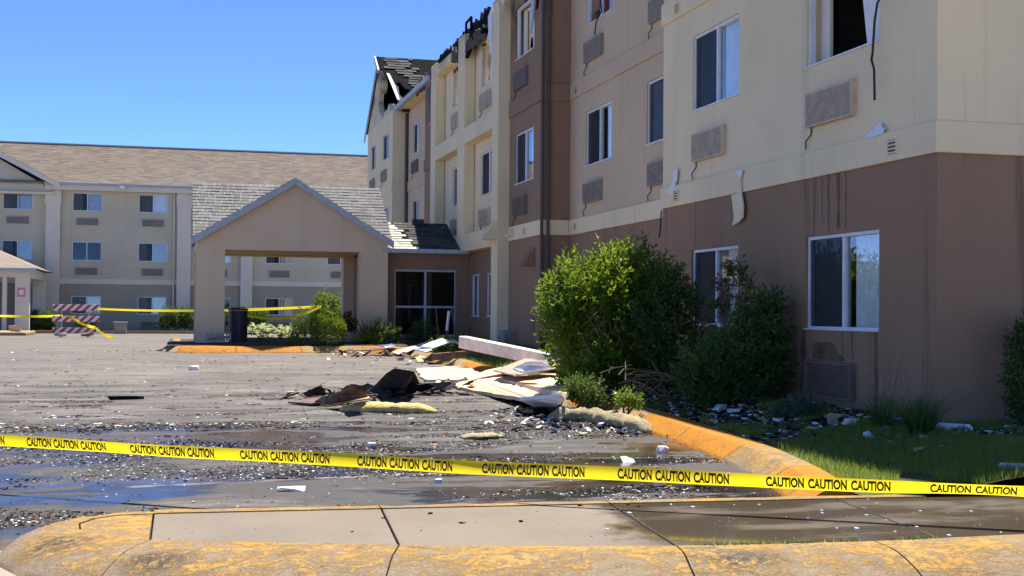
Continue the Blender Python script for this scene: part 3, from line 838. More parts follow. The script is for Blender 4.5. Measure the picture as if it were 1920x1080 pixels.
deck = [(7.14, 0), (16, 0), (16, 1), (10.1, 1), (9.9, .86), (9.5, .80), (9.2, .85), (8.85, .71), (8.5, .72), (8.3, .60), (8.0, .57), (7.85, .46), (7.65, .50), (7.55, .36), (7.4, .38), (7.34, .24), (7.22, .22)]
poly_part('roof_deck', [slope_pt(x, s_) for x, s_ in deck], (0, .02, -.05), 'char')
flap = [(7.62, .52), (7.74, .58), (7.70, .72), (7.95, .86), (8.5, .92), (9.2, .90), (9.3, 1.0), (7.66, 1.0), (7.60, .8)]
poly_part('torn_roof_edge', [slope_pt(x, s_, .01) for x, s_ in flap], (0, -.015, .05), 'shingle_burnt_shade')
poly_part('torn_soffit', [slope_pt(7.42, .34, .05), slope_pt(7.52, .36, .07), slope_pt(7.62, .55, .05), slope_pt(7.66, .80, .03), slope_pt(7.58, .80, .03), slope_pt(7.5, .55, .03)], (0, -.01, .03), 'foamwhite')
sh = MB()
for r_ in range(20):
    s0 = r_ * .045
    if s0 > .80: break
    x = 7.12
    xend = {0: 8.6}.get(r_, 8.4 + .10 * r_ + rb.uniform(-.1, .1))
    while x < xend:
        wd = rb.uniform(.25, .5); xa, xb2 = x, min(x + wd, xend); x += wd + .012
        lim = 7.2 if s0 < .18 else 7.3 + (s0 - .18) * 2.9
        if xa < lim or rb.random() < .10 + .12 * (xa - 7.1): continue
        l0 = .03 + rb.random() * .008
        a, b_, c, d = slope_pt(xa, s0 + .05, l0 + .012), slope_pt(xb2, s0 + .05, l0 + .012), slope_pt(xb2, s0, l0 - .02), slope_pt(xa, s0, l0 - .02)
        dn = Vector((0, .012, -.015))
        sh.hexa([a + dn, b_ + dn, c + dn, d + dn, a, b_, c, d])
o = sh.build('shingles', 'shingle_burnt_shade', bld); o['kind'] = 'stuff'
poly_part('roof_deck', [(7.30, 48.86, 11.25), (16, 48.86, 11.25), (16, 52.2, 8.73), (7.30, 52.2, 8.73)], (0, -.02, -.06), 'char')
b = MB(); b.prism([slope_pt(7.12, .0, .02), slope_pt(7.14, .26, .02), slope_pt(7.14, .26, -.14), slope_pt(7.12, 0, -.14)], (.05, 0, 0)); b.build('rake_board', 'gray_trim', bld)
# far rake trim
b = MB(); b.prism([(7.26, 48.84, 11.27), (7.26, 52.5, 8.5), (7.26, 52.5, 8.36), (7.26, 48.84, 11.12)], (.05, 0, 0)); b.build('rake_board', 'gray_trim', bld)
# unseen roof, eaves set for their cast shadow, over the undamaged part (near block and taupe recess) and beyond the gable
def main_roof(y0, y1, x0, xr, x1, ze, zr):
    b = MB(); t = .12
    b.prism([(x0, y0, ze), (xr, y0, zr), (x1, y0, ze), (x1, y0, ze - t), (x0, y0, ze - t)], (0, y1 - y0, 0))
    return b.build('roof', 'shingle_gray', bld)
main_roof(10.9, 18.9, XA - .08, 13.4, 20, 8.88, 11.4)
main_roof(18.9, 25.2, XB_ - .2, 13.4, 20, 8.88, 11.2)
# floors and inner walls (keep rooms dark)
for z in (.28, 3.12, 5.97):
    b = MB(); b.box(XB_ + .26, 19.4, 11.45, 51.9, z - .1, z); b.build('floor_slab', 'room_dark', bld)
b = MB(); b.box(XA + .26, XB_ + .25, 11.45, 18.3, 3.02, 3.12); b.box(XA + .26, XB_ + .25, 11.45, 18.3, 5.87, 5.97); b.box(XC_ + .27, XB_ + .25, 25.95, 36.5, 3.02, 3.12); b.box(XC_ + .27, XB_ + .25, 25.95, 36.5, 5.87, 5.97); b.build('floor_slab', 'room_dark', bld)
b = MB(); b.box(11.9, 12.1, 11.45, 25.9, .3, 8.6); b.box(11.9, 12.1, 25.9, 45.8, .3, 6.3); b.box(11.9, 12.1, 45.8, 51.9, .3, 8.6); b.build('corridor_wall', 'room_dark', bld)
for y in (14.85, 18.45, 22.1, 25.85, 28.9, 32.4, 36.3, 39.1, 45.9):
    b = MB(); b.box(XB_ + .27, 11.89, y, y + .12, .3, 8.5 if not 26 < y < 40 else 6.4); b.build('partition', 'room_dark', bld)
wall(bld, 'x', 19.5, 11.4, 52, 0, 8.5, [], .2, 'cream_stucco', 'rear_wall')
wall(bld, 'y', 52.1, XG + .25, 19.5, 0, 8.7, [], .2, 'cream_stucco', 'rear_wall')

# --- charred roof edge over the frame and bay
rb = random.Random(23)
def burnt_strip(y0, y1, x, z0, h, mat, n, th=.06, lean=0.0):
    top = []; bot = []
    for i in range(n + 1):
        y = y0 + (y1 - y0) * i / n
        top.append((x + lean, y, z0(y) + h * rb.uniform(.55, 1.15))); bot.append((x, y, z0(y) + h * rb.uniform(-.18, .1)))
    return poly_part('charred_roof_edge', top + bot[::-1], (th, 0, 0), mat)
ln = lambda a, za, b, zb: (lambda y: za + (zb - za) * (y - a) / (b - a))
burnt_strip(28.9, 33.3, XF + .02, ln(28.9, 8.12, 33.3, 8.16), .30, 'charbrown', 26)
burnt_strip(28.95, 33.1, XF + .12, ln(28.9, 8.32, 33.3, 8.22), .55, 'char', 34)
burnt_strip(29.0, 36.3, XF + .3, ln(28.9, 8.25, 36.3, 8.15), .62, 'charbrown', 46)
burnt_strip(33.0, 36.2, XF + .1, ln(33, 8.40, 36.2, 8.40), .36, 'char', 30)
burnt_strip(32.9, 33.7, XF - .01, ln(32.9, 8.05, 33.7, 8.2), .4, 'charbrown', 9)
burnt_strip(39.1, 41.6, XB_ - .45, ln(39, 8.6, 42, 8.62), .4, 'charbrown', 14)
for y_, h_, a_ in ((30.1, .75, .1), (31.0, .55, -.12), (33.9, .5, .15), (35.2, .42, -.1), (29.4, .5, .2)):
    b = MB(); b.obox((XF + .4, y_, 8.35 + h_ / 2), (.02, 0, 0), (0, .035, 0), (0, a_ * h_, h_ / 2)); b.build('charred_stud', 'char', bld)
burnt_strip(25.8, 28.3, XC_ + .05, ln(25.8, 8.72, 28.3, 8.72), .3, 'char', 14)
for y in (29.6, 30.3, 31.2, 32.0, 33.5, 34.6):
    b = MB(); b.obox((XF + 1.3 + rb.uniform(-.2, .2), y, 8.3 + rb.uniform(-.1, .15)), (1.3, rb.uniform(-.1, .1), .08), (0, .03, 0), (0, 0, .06)); b.build('charred_rafter', 'char', bld)
b = MB()
b.obox((XF + .05, 31.4, 8.14), (.02, 1.75, .015), (.05, 0, 0), (0, 0, .035)); b.build('hanging_fascia', 'charbrown', bld)
b = MB(); b.obox((XF + .06, 32.05, 8.02), (.02, .55, -.12), (.04, 0, 0), (0, 0, .05)); b.build('hanging_fascia', 'char', bld)
b = MB(); b.tube([(XF + .1, 32.35, 8.6), (XF + .1, 32.35, 8.95), (XF + .1, 31.75, 8.98), (XF + .1, 31.75, 8.62)], .035, 6); b.tube([(XF + .35, 32.1, 8.6), (XF + .35, 32.1, 8.9), (XF + .35, 31.5, 8.9), (XF + .35, 31.5, 8.6)], .03, 6); b.build('burnt_roof_frame', 'char', bld)
def hang(name, yz, x, mat, th=.03):
    return poly_part(name, [(x, y, z) for y, z in yz], (th, 0, 0), mat)
# torn sheathing and flakes by the frame's upper opening
hang('torn_sheathing', [(29.02, 8.62), (29.42, 8.45), (29.35, 8.1), (29.55, 7.85), (29.3, 7.9), (29.2, 7.5), (29.05, 7.7)], XF - .02, 'foamwhite')
hang('torn_sheathing', [(29.05, 7.75), (29.7, 7.55), (29.95, 7.95), (30.05, 8.2), (30.15, 7.6), (30.3, 7.2), (30.0, 6.95), (29.7, 7.15), (29.4, 7.1), (29.1, 7.25)], XC_ - .03, 'foamwhite')
hang('torn_stucco', [(29.15, 6.93), (29.6, 7.12), (30.1, 7.16), (30.7, 7.12), (30.5, 6.95), (29.9, 6.72), (29.4, 6.80)], XC_ - .012, 'cream_stucco', .02)
hang('torn_lining', [(30.6, 8.2), (30.9, 8.15), (31.2, 7.7), (30.95, 7.5), (31.15, 7.2), (30.7, 7.13), (30.55, 7.6)], XC_ + .12, 'wood_raw')
# brown bay top window: hanging strips
hang('hanging_strip', [(26.55, 8.7), (26.25, 8.72), (26.28, 8.2), (26.36, 7.75), (26.55, 7.45), (26.62, 7.55), (26.48, 7.9), (26.6, 8.3)], XC_ - .03, 'gray_trim')
hang('hanging_strip', [(26.15, 8.7), (25.9, 8.7), (25.95, 8.2), (26.02, 7.95), (26.12, 7.9), (26.08, 8.3)], XC_ - .035, 'char')
hang('hanging_strip', [(28.3, 8.8), (27.8, 8.85), (27.9, 8.5), (28.05, 8.42), (28.12, 8.6), (28.3, 8.55)], XF - .02, 'foamwhite')
hang('charred_lining', [(27.3, 7.16), (26.4, 7.16), (26.4, 8.26), (26.62, 8.1), (26.7, 7.85), (26.9, 7.9), (27.0, 7.55), (27.25, 7.5)], XC_ + .17, 'char')
hang('inner_lining', [(27.86, 7.16), (27.35, 7.16), (27.3, 8.26), (27.86, 8.26)], XC_ + .24, 'cream_stucco')
# loose patches on the near block
def patch(name, pix, X, mat, th=.02):
    return poly_part(name, [onx(x, y, X) for x, y in pix], (th, 0, 0), mat)
patch('torn_stucco_strip', [(1381, 321), (1391, 320), (1388, 336), (1389, 362), (1393, 385), (1392, 408), (1384, 417), (1372, 423), (1376, 410), (1374, 390), (1371, 366), (1384, 362)], XA - .065, 'cream_stucco')
patch('exposed_foam', [(1379, 321), (1392, 319), (1389, 330), (1383, 334)], XA - .072, 'foamwhite', .01)
patch('exposed_foam', [(1264, 316), (1270, 318), (1269, 338), (1262, 356), (1262, 365), (1250, 363), (1257, 350), (1262, 340)], XA - .045, 'foamwhite', .01)
patch('loose_flashing', [(1618, 259), (1635, 243), (1650, 229), (1653, 238), (1659, 240), (1655, 250), (1640, 256)], XA - .05, 'paper_blue', .006)
patch('torn_stucco_strip', [(1237, 394), (1245, 393), (1245, 406), (1238, 408)], XB_ - .05, 'foamwhite', .01)
b = MB(); b.tube([onx(x, y, XA - .12) for x, y in ((1655, -12), (1645, 6), (1640, 40), (1636, 100), (1634, 112), (1639, 130), (1640, 188))], .0135, 6); b.build('hanging_cable', 'black_rubber', bld)
b = MB(); b.tube([onx(x, y, XB_ - .1) for x, y in ((1124, -20), (1128, 20), (1118, 40), (1115, 66))], .014, 6); b.build('hanging_cable', 'black_rubber', bld)
b = MB(); b.tube([onx(x, y, XB_ - .06) for x, y in ((1240, 395), (1238, 430), (1236, 445))], .012, 6); b.build('hanging_cable', 'black_rubber', bld)
# weep vents in the bands
def vent(y, z, X, mat):
    b = MB(); wv, hv = .10, .16
    b.box(X - .018, X - .001, y - wv, y - wv + .02, z, z + hv); b.box(X - .018, X - .001, y + wv - .02, y + wv, z, z + hv)
    for k in range(4): b.box(X - .015, X - .001, y - wv + .02, y + wv - .02, z + .01 + k * .04, z + .026 + k * .04)
    b.build('vent', mat, bld)
    b = MB(); b.box(X - .004, X - .0005, y - wv + .01, y + wv - .01, z + .005, z + hv - .005); b.build('vent_backing', 'brown_metal', bld)
vent(11.92, 3.13, XA - .035, 'cream_stucco'); vent(17.95, 3.13, XA - .035, 'cream_stucco'); vent(17.95, 5.98, XA - .035, 'cream_stucco')
vent(25.2, 3.13, XB_ - .035, 'cream_stucco'); vent(25.2, 5.98, XB_ - .035, 'taupe_stucco'); vent(26.9, 3.13, XC_ - .04, 'cream_stucco')
# rust-brown water stains below the near window
k = NT('rust_stain'); k.base(k.mix(k.ramp(k.noise(7, 4), .35, .65), (.13, .072, .045), (.18, .11, .07)), .8, .3); m['rust_stain'] = k.m
def stain(y0, z0, z1, w0, w1):
    pts = []; n = 7
    for i in range(n + 1):
        t = i / n; wd = (w0 + (w1 - w0) * t) * rb.uniform(.7, 1.2); pts.append((y0 + rb.uniform(-.01, .01), z0 + (z1 - z0) * t, wd))
    poly_part('water_stain', [(XA - .0015, y - wd, z) for y, z, wd in pts] + [(XA - .0015, y + wd, z) for y, z, wd in pts[::-1]], (.001, 0, 0), 'rust_stain')
stain(12.30, 1.25, .40, .035, .05); stain(13.02, 1.25, .98, .012, .008); stain(12.80, 1.25, .95, .02, .012)
poly_part('water_stain', [(XA - .0015, y, z) for y, z in ((13.72, .92), (13.72, 1.1), (13.6, 1.12), (13.3, 1.13), (13.18, 1.08), (13.12, 1.0), (13.0, .97), (12.95, .91))], (.001, 0, 0), 'rust_stain')
stain(13.35, 3.058, 2.42, .02, .012); stain(13.12, 3.058, 2.42, .045, .03); stain(12.95, 3.058, 2.43, .012, .01); stain(13.5, 3.058, 2.5, .01, .01); stain(13.95, 1.25, .35, .06, .09)

# ================================================================== ENTRANCE LINK AND CANOPY
YL = 32.59
link = empty('entrance_lobby', (6.2, YL, .5), 'low brown lobby link with big dark window and shingle roof with its shade in darker shingles', 'building')
_b = bld; bld = link
lw = (5.34, 6.95, .78, 2.52)
wall(link, 'y', YL, 4.9, 7.309, .3, 3.0, [lw], .25, 'brown_stucco', 'wall')
f = MB(); y0, y1 = YL + .02, YL + .09
f.box(lw[0] + .003, lw[1] - .003, y0, y1, lw[2], lw[2] + .05); f.box(lw[0] + .003, lw[1] - .003, y0, y1, lw[3] - .06, lw[3] - .003)
f.box(lw[0] + .003, lw[0] + .03, y0, y1, lw[2] + .05, lw[3] - .06); f.box(lw[1] - .03, lw[1] - .003, y0, y1, lw[2] + .05, lw[3] - .06)
wo_ = f.build('window', 'gray_trim', link)
f = MB(); f.box(6.12, 6.18, y0 + .003, y1 - .003, lw[2] + .05, lw[3] - .06); f.build('mullion', 'gray_trim', wo_)
f = MB(); f.box(lw[0] + .03, lw[1] - .03, y0 - .004, y0 + .002, 1.52, 1.575); f.build('transom', 'gray_trim', wo_)
for a, b_ in ((lw[0] + .03, 6.12), (6.18, lw[1] - .03)):
    for za, zb in ((lw[2] + .05, 1.52), (1.575, lw[3] - .06)):
        f = MB(); f.box(a, b_, YL + .05, YL + .055, za, zb); f.build('pane', 'glass_dark', wo_)
b = MB(); b.box(4.9, 7.9, 36.0, 36.2, .3, 3.0); b.build('rear_wall', 'room_dark', link)
b = MB(); b.box(4.7, 4.9, YL + .02, 36.2, .3, 3.0); b.build('side_wall', 'brown_stucco', link)
b = MB(); b.box(4.9, 7.25, YL + .3, 35.9, .3, .5); b.build('floor', 'room_dark', link)
def lp(X, s, l=0.0): return Vector((X, YL - .28 + 1.75 * s - l * .4, 3.02 + .80 * s + l * .9))
b = MB(); b.prism([lp(4.8, 0), lp(7.0, 0), lp(7.0, 1), lp(4.8, 1)], (0, 0, -.06)); b.build('roof_deck', 'char', link)
b = MB(); b.prism([lp(4.8, 1), lp(7.0, 1), Vector((7.0, 36.3, 3.0)), Vector((4.8, 36.3, 3.0))], (0, 0, -.06)); b.build('roof_deck', 'char', link)
def courses(surf, x0, x1, n, mat, parent, keep=lambda x, s: True, wmin=.2, wmax=.42, seed=1, th=.016):
    rr = random.Random(seed); mb = MB()
    for r_ in range(n):
        s0 = r_ / n; x = x0 - rr.uniform(0, .2)
        while x < x1:
            wd = rr.uniform(wmin, wmax); a, b_ = max(x, x0), min(x + wd, x1); x += wd
            if b_ - a < .03 or not keep((a + b_) / 2, s0): continue
            l = th * rr.uniform(.7, 1.5); a += .004; b_ -= .004
            p = [surf(a, s0, l), surf(b_, s0, l), surf(b_, min(1, s0 + 1 / n), .003), surf(a, min(1, s0 + 1 / n), .003)]
            q = [surf(a, s0, -.002), surf(b_, s0, -.002), surf(b_, min(1, s0 + 1 / n), -.002), surf(a, min(1, s0 + 1 / n), -.002)]
            mb.hexa(q + p)
    o = mb.build('shingles', mat, parent); o['kind'] = 'stuff'
    return o
edge = lambda s: 5.78 - .25 * s + .06 * math.sin(s * 23)  # shade boundary put into the colour: pale shingles, then dark ones
courses(lp, 4.8, 7.0, 11, 'shingle_pale', link, lambda x, s_: x < edge(s_), seed=2)
courses(lp, 4.8, 7.0, 11, 'shingle_burnt_shade', link, lambda x, s_: x >= edge(s_) and not (s_ > .9 and 6.1 < x < 6.3), seed=3)
b = MB(); b.box(4.95, 7.25, YL - .40, YL - .285, 2.93, 3.03); b.build('gutter', 'gray_trim', link)
b = MB(); b.box(4.95, 7.28, YL - .28, YL - .001, 2.925, 2.95); b.build('soffit', 'gray_trim', link)
b = MB(); b.box(6.05, 6.35, 33.95, 34.1, 3.70, 3.92); b.build('roof_vent', 'shingle_burnt_shade', link)
bld = _b

YP = 32.2
por = empty('entrance_canopy', (2.7, 34, .55), 'tan stucco entrance canopy with wide opening and grey shingled gable roof', 'canopy')
PX0, PX1, OX0, OX1, BZ_, EZ, PK = .36, 5.10, 1.05, 4.40, 2.92, 3.22, 4.66
XM = (PX0 + PX1) / 2
b = MB()
front = [(PX0, .35), (OX0, .35), (OX0, BZ_), (OX1, BZ_), (OX1, .35), (PX1, .35), (PX1, EZ), (XM, PK), (PX0, EZ)]
bld = por
poly_part('front_wall', [(x, YP, z) for x, z in front], (0, .55, 0), 'portico_stucco')
poly_part('rear_wall', [(x, 35.7, z) for x, z in [(PX0, .35), (OX0, .35), (OX0, BZ_), (OX1, BZ_), (OX1, .35), (PX1, .35), (PX1, EZ - .02), (PX0, EZ - .02)]], (0, .55, 0), 'portico_stucco')
b = MB(); b.box(PX0 + .003, PX0 + .4, YP + .551, 35.699, BZ_ + .002, EZ - .03); b.build('side_beam', 'portico_stucco', por); b = MB(); b.box(PX1 - .4, PX1 - .003, YP + .551, 35.699, BZ_ + .002, EZ - .03); b.build('side_beam', 'portico_stucco', por)
b = MB(); b.box(PX0 + .4, PX1 - .4, YP + .551, 35.699, BZ_ + .05, BZ_ + .08); b.build('ceiling', 'portico_stucco', por)
# roof: side gable with ridge along X plus the front gable
YR, ZR = 34.35, 4.76
def pf(X, s, l=0.0):
    sl = math.hypot(YR - (YP - .05), ZR - EZ)
    return Vector((X, YP - .05 + (YR - YP + .05) * s - l * (ZR - EZ) / sl, EZ + (ZR - EZ) * s + l * (YR - YP) / sl))
b = MB(); b.prism([pf(PX0 - .08, .05), pf(PX1 + .08, .05), pf(PX1 + .08, 1), pf(PX0 - .08, 1)], (0, 0, -.05)); b.build('roof_deck', 'gray_trim', por)
b = MB(); b.prism([pf(PX0 - .08, 1), pf(PX1 + .08, 1), Vector((PX1 + .08, 36.5, EZ)), Vector((PX0 - .08, 36.5, EZ))], (0, 0, -.05)); b.build('roof_deck', 'shingle_gray', por)
def gable_h(x): return EZ + (PK + .06 - EZ) * (1 - abs(x - XM) / (XM - PX0 + .1))
courses(pf, PX0 - .1, PX1 + .1, 18, 'shingle_gray', por, lambda x, s_: EZ + (ZR - EZ) * s_ > gable_h(x) - .12, seed=4, th=.014, wmin=.12, wmax=.3)
for sgn in (-1, 1):
    def gs(t, s, l=0.0, sgn=sgn):
        x = XM + sgn * (XM - PX0 + .12) * (1 - s); z = EZ - .03 + (PK + .10 - EZ) * s
        return Vector((x + sgn * l * .5, YP - .16 + (t if t > 0 else 0), z + l * .85))
    b = MB(); e0, e1 = gs(0, 0), gs(0, 1)
    bk = 2.35
    b.prism([e0, e1, e1 + Vector((0, bk, 0)), e0 + Vector((0, .35, 0))], (0, 0, -.04)); b.build('gable_roof_deck', 'gray_trim', por)
    courses(gs, 0, 2.2, 14, 'shingle_gray', por, lambda t, s_: t < .3 + 1.95 * s_, seed=6 + sgn, wmin=.2, wmax=.4, th=.018)
    b = MB(); dn = Vector((0, 0, -.17)); q = Vector((0, .045, 0))
    b.hexa([e0 + dn - q, e1 + dn - q, e1 + dn, e0 + dn, e0 - q - Vector((0, 0, .005)), e1 - q - Vector((0, 0, .005)), e1 - Vector((0, 0, .005)), e0 - Vector((0, 0, .005))] if sgn < 0 else [e1 + dn - q, e0 + dn - q, e0 + dn, e1 + dn, e1 - q - Vector((0, 0, .005)), e0 - q - Vector((0, 0, .005)), e0 - Vector((0, 0, .005)), e1 - Vector((0, 0, .005))])
    b.build('rake_board', 'gray_trim', por)
    b = MB(); b.hexa([e0 + Vector((0, 0, -.06)), e1 + Vector((0, 0, -.06)), e1 + Vector((0, .158, -.06)), e0 + Vector((0, .158, -.06)), e0 - Vector((0, 0, .042)), e1 - Vector((0, 0, .042)), e1 + Vector((0, .158, -.042)), e0 + Vector((0, .158, -.042))]); b.build('soffit', 'gray_trim', por)
bld = _b

# ================================================================== REAR MOTEL BUILDING
YB = 75.0
far = empty('rear_motel_building', (-2, YB, .1), 'grey-green three storey motel across the lot with tan shingle roof', 'building')
def bx_(x, y, Y=YB): return ony(x, y, Y)
wpix3 = [(8, 66, 356, 393), (136, 192, 361.5, 396), (260, 315, 366, 400)]
def wrect(xa, xb, ya, yb):
    a = bx_(xa, (ya + yb) / 2); b_ = bx_(xb, (ya + yb) / 2); t = bx_((xa + xb) / 2, ya); d = bx_((xa + xb) / 2, yb)
    return (a.x, b_.x, d.z, t.z)
r1 = wrect(136, 192, 361.5, 396); r2 = wrect(136, 191, 453, 489); r3 = wrect(136, 191, 555, 589)
step_ = wrect(260, 315, 366, 400)[0] - r1[0]
fx = [r1[0] - step_ * 1.03] + [r1[0] + step_ * k for k in range(0, 8)]
WW = r1[1] - r1[0]
EZF = bx_(200, 347).z; BT, BB = bx_(200, 523.5).z, bx_(200, 533).z
holes = [(x, x + WW, *z) for x in fx for z in ((r1[2], r1[3]), (r2[2], r2[3]))]
wall(far, 'y', YB, -20, 18, BB, EZF, holes, .25, 'far_wall', 'upper_wall')
holes0 = [(x, x + WW, r3[2], r3[3]) for x in fx[1:]]
wall(far, 'y', YB, -20, 18, 0, BB - .002, holes0, .25, 'far_wall_low', 'lower_wall')
styles = ['std', 'open', 'shade', 'std', 'open', 'dark', 'std', 'shade', 'open']
for i, x in enumerate(fx):
    window(far, 'y', YB, x, x + WW, r1[2], r1[3], styles[i % 9], .05); window(far, 'y', YB, x, x + WW, r2[2], r2[3], styles[(i + 4) % 9], .05)
    if i: window(far, 'y', YB, x, x + WW, r3[2], r3[3], styles[(i + 2) % 9] if i != 4 else 'open', .05)
    for zt in (r1[2], r2[2], r3[2]):
        if zt == r3[2] and i == 0: continue
        aircon(far, 'y', YB, x + WW / 2 - .58, zt - .78, 'ac_gray' if zt == r3[2] else 'far_wall_ac', 6, 1.16, .40, False)
b = MB(); b.box(-20, 18, YB - .05, YB - .002, BB, BT); b.build('band', 'far_trim', far)
for xa, xb in ((85, 112), (332, 358), (452, 474)):
    a = bx_(xa, 450, YB - .3).x; c = bx_(xb, 450, YB - .3).x
    b = MB(); b.box(a, c, YB - .3, YB - .051, .05, EZF - .02); b.box(a - .05, c + .05, YB - .34, YB - .052, EZF - 1.15, EZF - .45); b.build('pilaster', 'far_trim', far)
a = bx_(326, 450, YB - .12).x
b = MB(); b.tube([(a, YB - .12, .2), (a, YB - .12, EZF - .2)], .05, 6); b.build('downspout', 'far_trim', far)
b = MB(); b.box(-9.0 + 1.7, 18, YB - .55, YB - .003, EZF - .38, EZF - .02); b.build('fascia', 'far_trim', far)
b = MB(); b.box(-7.35, 18, YB - .68, YB - .551, EZF - .12, EZF + .02); b.build('gutter', 'gray_trim', far)
YRF = 81.5; ZRF = bx_(345, 280, YRF).z
def fp_(X, s, l=0.0): return Vector((X, YB - .6 + (YRF - YB + .6) * s - l * .4, EZF + .02 + (ZRF - EZF - .02) * s + l * .9))
b = MB(); b.prism([fp_(-22, 0), fp_(20, 0), fp_(20, 1), fp_(-22, 1)], (0, 0, -.1)); b.build('roof', 'roof_far', far)
b = MB(); b.prism([fp_(-22, 1), fp_(20, 1), Vector((20, 88, EZF)), Vector((-22, 88, EZF))], (0, 0, -.1)); b.build('roof', 'roof_far', far)
b = MB(); b.prism([(20, YB - .6, EZF - .05), (20, 88, EZF - .05), (20, YRF, ZRF - .05)], (-.3, 0, 0)); b.build('gable_end', 'far_wall', far)
courses(fp_, -12, 15.5, 44, 'shingle_tan', far, wmin=.3, wmax=.6, seed=9, th=.016)
b = MB(); b.box(-22, 20, YRF - .15, YRF + .15, ZRF + .02, ZRF + .08); b.build('ridge_cap', 'gray_trim', far)
# projecting gable at the left
gA = bx_(112, 343, YB - .9); gB = bx_(0, 283, YB - .9); gsl = (gB.z - gA.z) / (gB.x - gA.x); pk = Vector((gA.x - 7.2, YB - .9, gA.z - 7.2 * gsl))
b = MB(); b.prism([(gA.x + .2, YB - .9, gA.z), (pk.x, YB - .9, pk.z), (2 * pk.x - gA.x, YB - .9, gA.z), ], (0, 4, -.0)); 
def gp(v, dz=0, dy=0): return Vector((v.x, v.y + dy, v.z + dz))
b = MB(); b.prism([gA, pk, gp(pk, -.12), gp(gA, -.12)], (0, 7, 0)); b.build('gable_roof', 'shingle_tan', far)
b = MB(); b.prism([gp(gA, -.02, -.05), gp(pk, -.02, -.05), gp(pk, -.36, -.05), gp(gA, -.30, -.05)], (0, .08, 0)); b.build('rake_board', 'far_trim', far)
b = MB(); b.prism([Vector((gA.x - .5, YB - .45, gA.z - .3)), Vector((pk.x, YB - .45, pk.z - .2)), Vector((pk.x, YB - .45, gA.z - .5)), Vector((gA.x - .5, YB - .45, gA.z - .5))], (0, .44, 0)); b.build('gable_wall', 'far_wall', far)
b = MB(); b.box(pk.x, gA.x - .3, YB - .62, YB - .003, gA.z - .62, gA.z - .502); b.build('gable_sill', 'far_trim', far)
b = MB(); p_ = bx_(229, 353, YB - .7); b.box(p_.x - .16, p_.x + .16, YB - .78, YB - .56, p_.z - .1, p_.z + .08); bev(b.build('floodlight', 'lamp_glass', far), .03)
b = MB(); b.box(-19.9, 17.9, YB + 4, YB + 4.2, .1, EZF); b.build('inner_wall', 'room_dark', far)
for z in (.15, BB, (r1[2] + r2[3]) / 2): 
    b = MB(); b.box(-19.9, 17.9, YB + .26, YB + 4, z - .1, z); b.build('floor_slab', 'room_dark', far)
wall(far, 'y', 87.5, -20, 18, 0, EZF, [], .2, 'far_wall', 'rear_wall')
# far left entrance canopy
YC = 66.0
can = empty('rear_entrance_canopy', (-8.3, YC, .15), 'small cream canopy with hipped tan roof at the left edge', 'canopy')
xl, xr_ = -12.5, ony(57, 550, YC).x; ez = ony(50, 503, YC).z; gb = ony(30, 622, YC).z
wx0, wx1 = ony(28, 560, YC).x, ony(55, 560, YC).x
b = MB(); b.box(wx0, wx1, YC, YC + .35, gb - .3, ez - .45); b.build('pillar', 'far_trim', can)
px0, px1 = ony(4, 560, YC - .05).x, ony(12, 560, YC - .05).x
b = MB(); b.box(px0, px1, YC - .05, YC + .25, gb - .3, ez - .45); b.build('pillar', 'far_trim', can)
b = MB(); b.box(xl, wx1, YC - .08, YC + .38, ez - .448, ez - .02); b.build('beam', 'far_trim', can)
b = MB(); b.box(wx1 - .35, wx1, YC + .382, YC + 8, ez - .448, ez - .02); b.build('beam', 'far_trim', can)
for yy in (YC + 7.6,):
    b = MB(); b.box(wx0, wx1, yy, yy + .35, gb - .3, ez - .45); b.build('pillar', 'far_trim', can)
rx, ry = wx1 + .35, YC - .4
b = MB(); ap = Vector((-12.5, YC + 3.8, ez + 1.9))
b.add([(rx, ry, ez), (rx, YC + 8.4, ez), (xl - 6, YC + 8.4, ez), (xl - 6, ry, ez), (rx - 3.9, YC + 3.8, ez + 1.75), (xl - 3, YC + 3.8, ez + 1.75)], [(0, 1, 4), (3, 0, 4, 5), (1, 2, 5, 4), (2, 3, 5), (3, 2, 1, 0)])
b.build('hip_roof', 'roof_far', can)
b = MB(); b.box(xl, rx - .02, ry + .003, ry + .1, ez - .14, ez - .004); b.build('fascia', 'gray_trim', can)
c_ = ony(40, 548, YC - .02); b = MB(); b.box(c_.x - .18, c_.x + .18, YC - .02, YC - .004, c_.z - .22, c_.z + .22); b.build('notice_sign', 'sign_pink', can)
b = MB()
b.box(c_.x - .10, c_.x + .10, YC - .026, YC - .021, c_.z - .12, c_.z + .12); b.build('sign_face', 'barr_white', can)

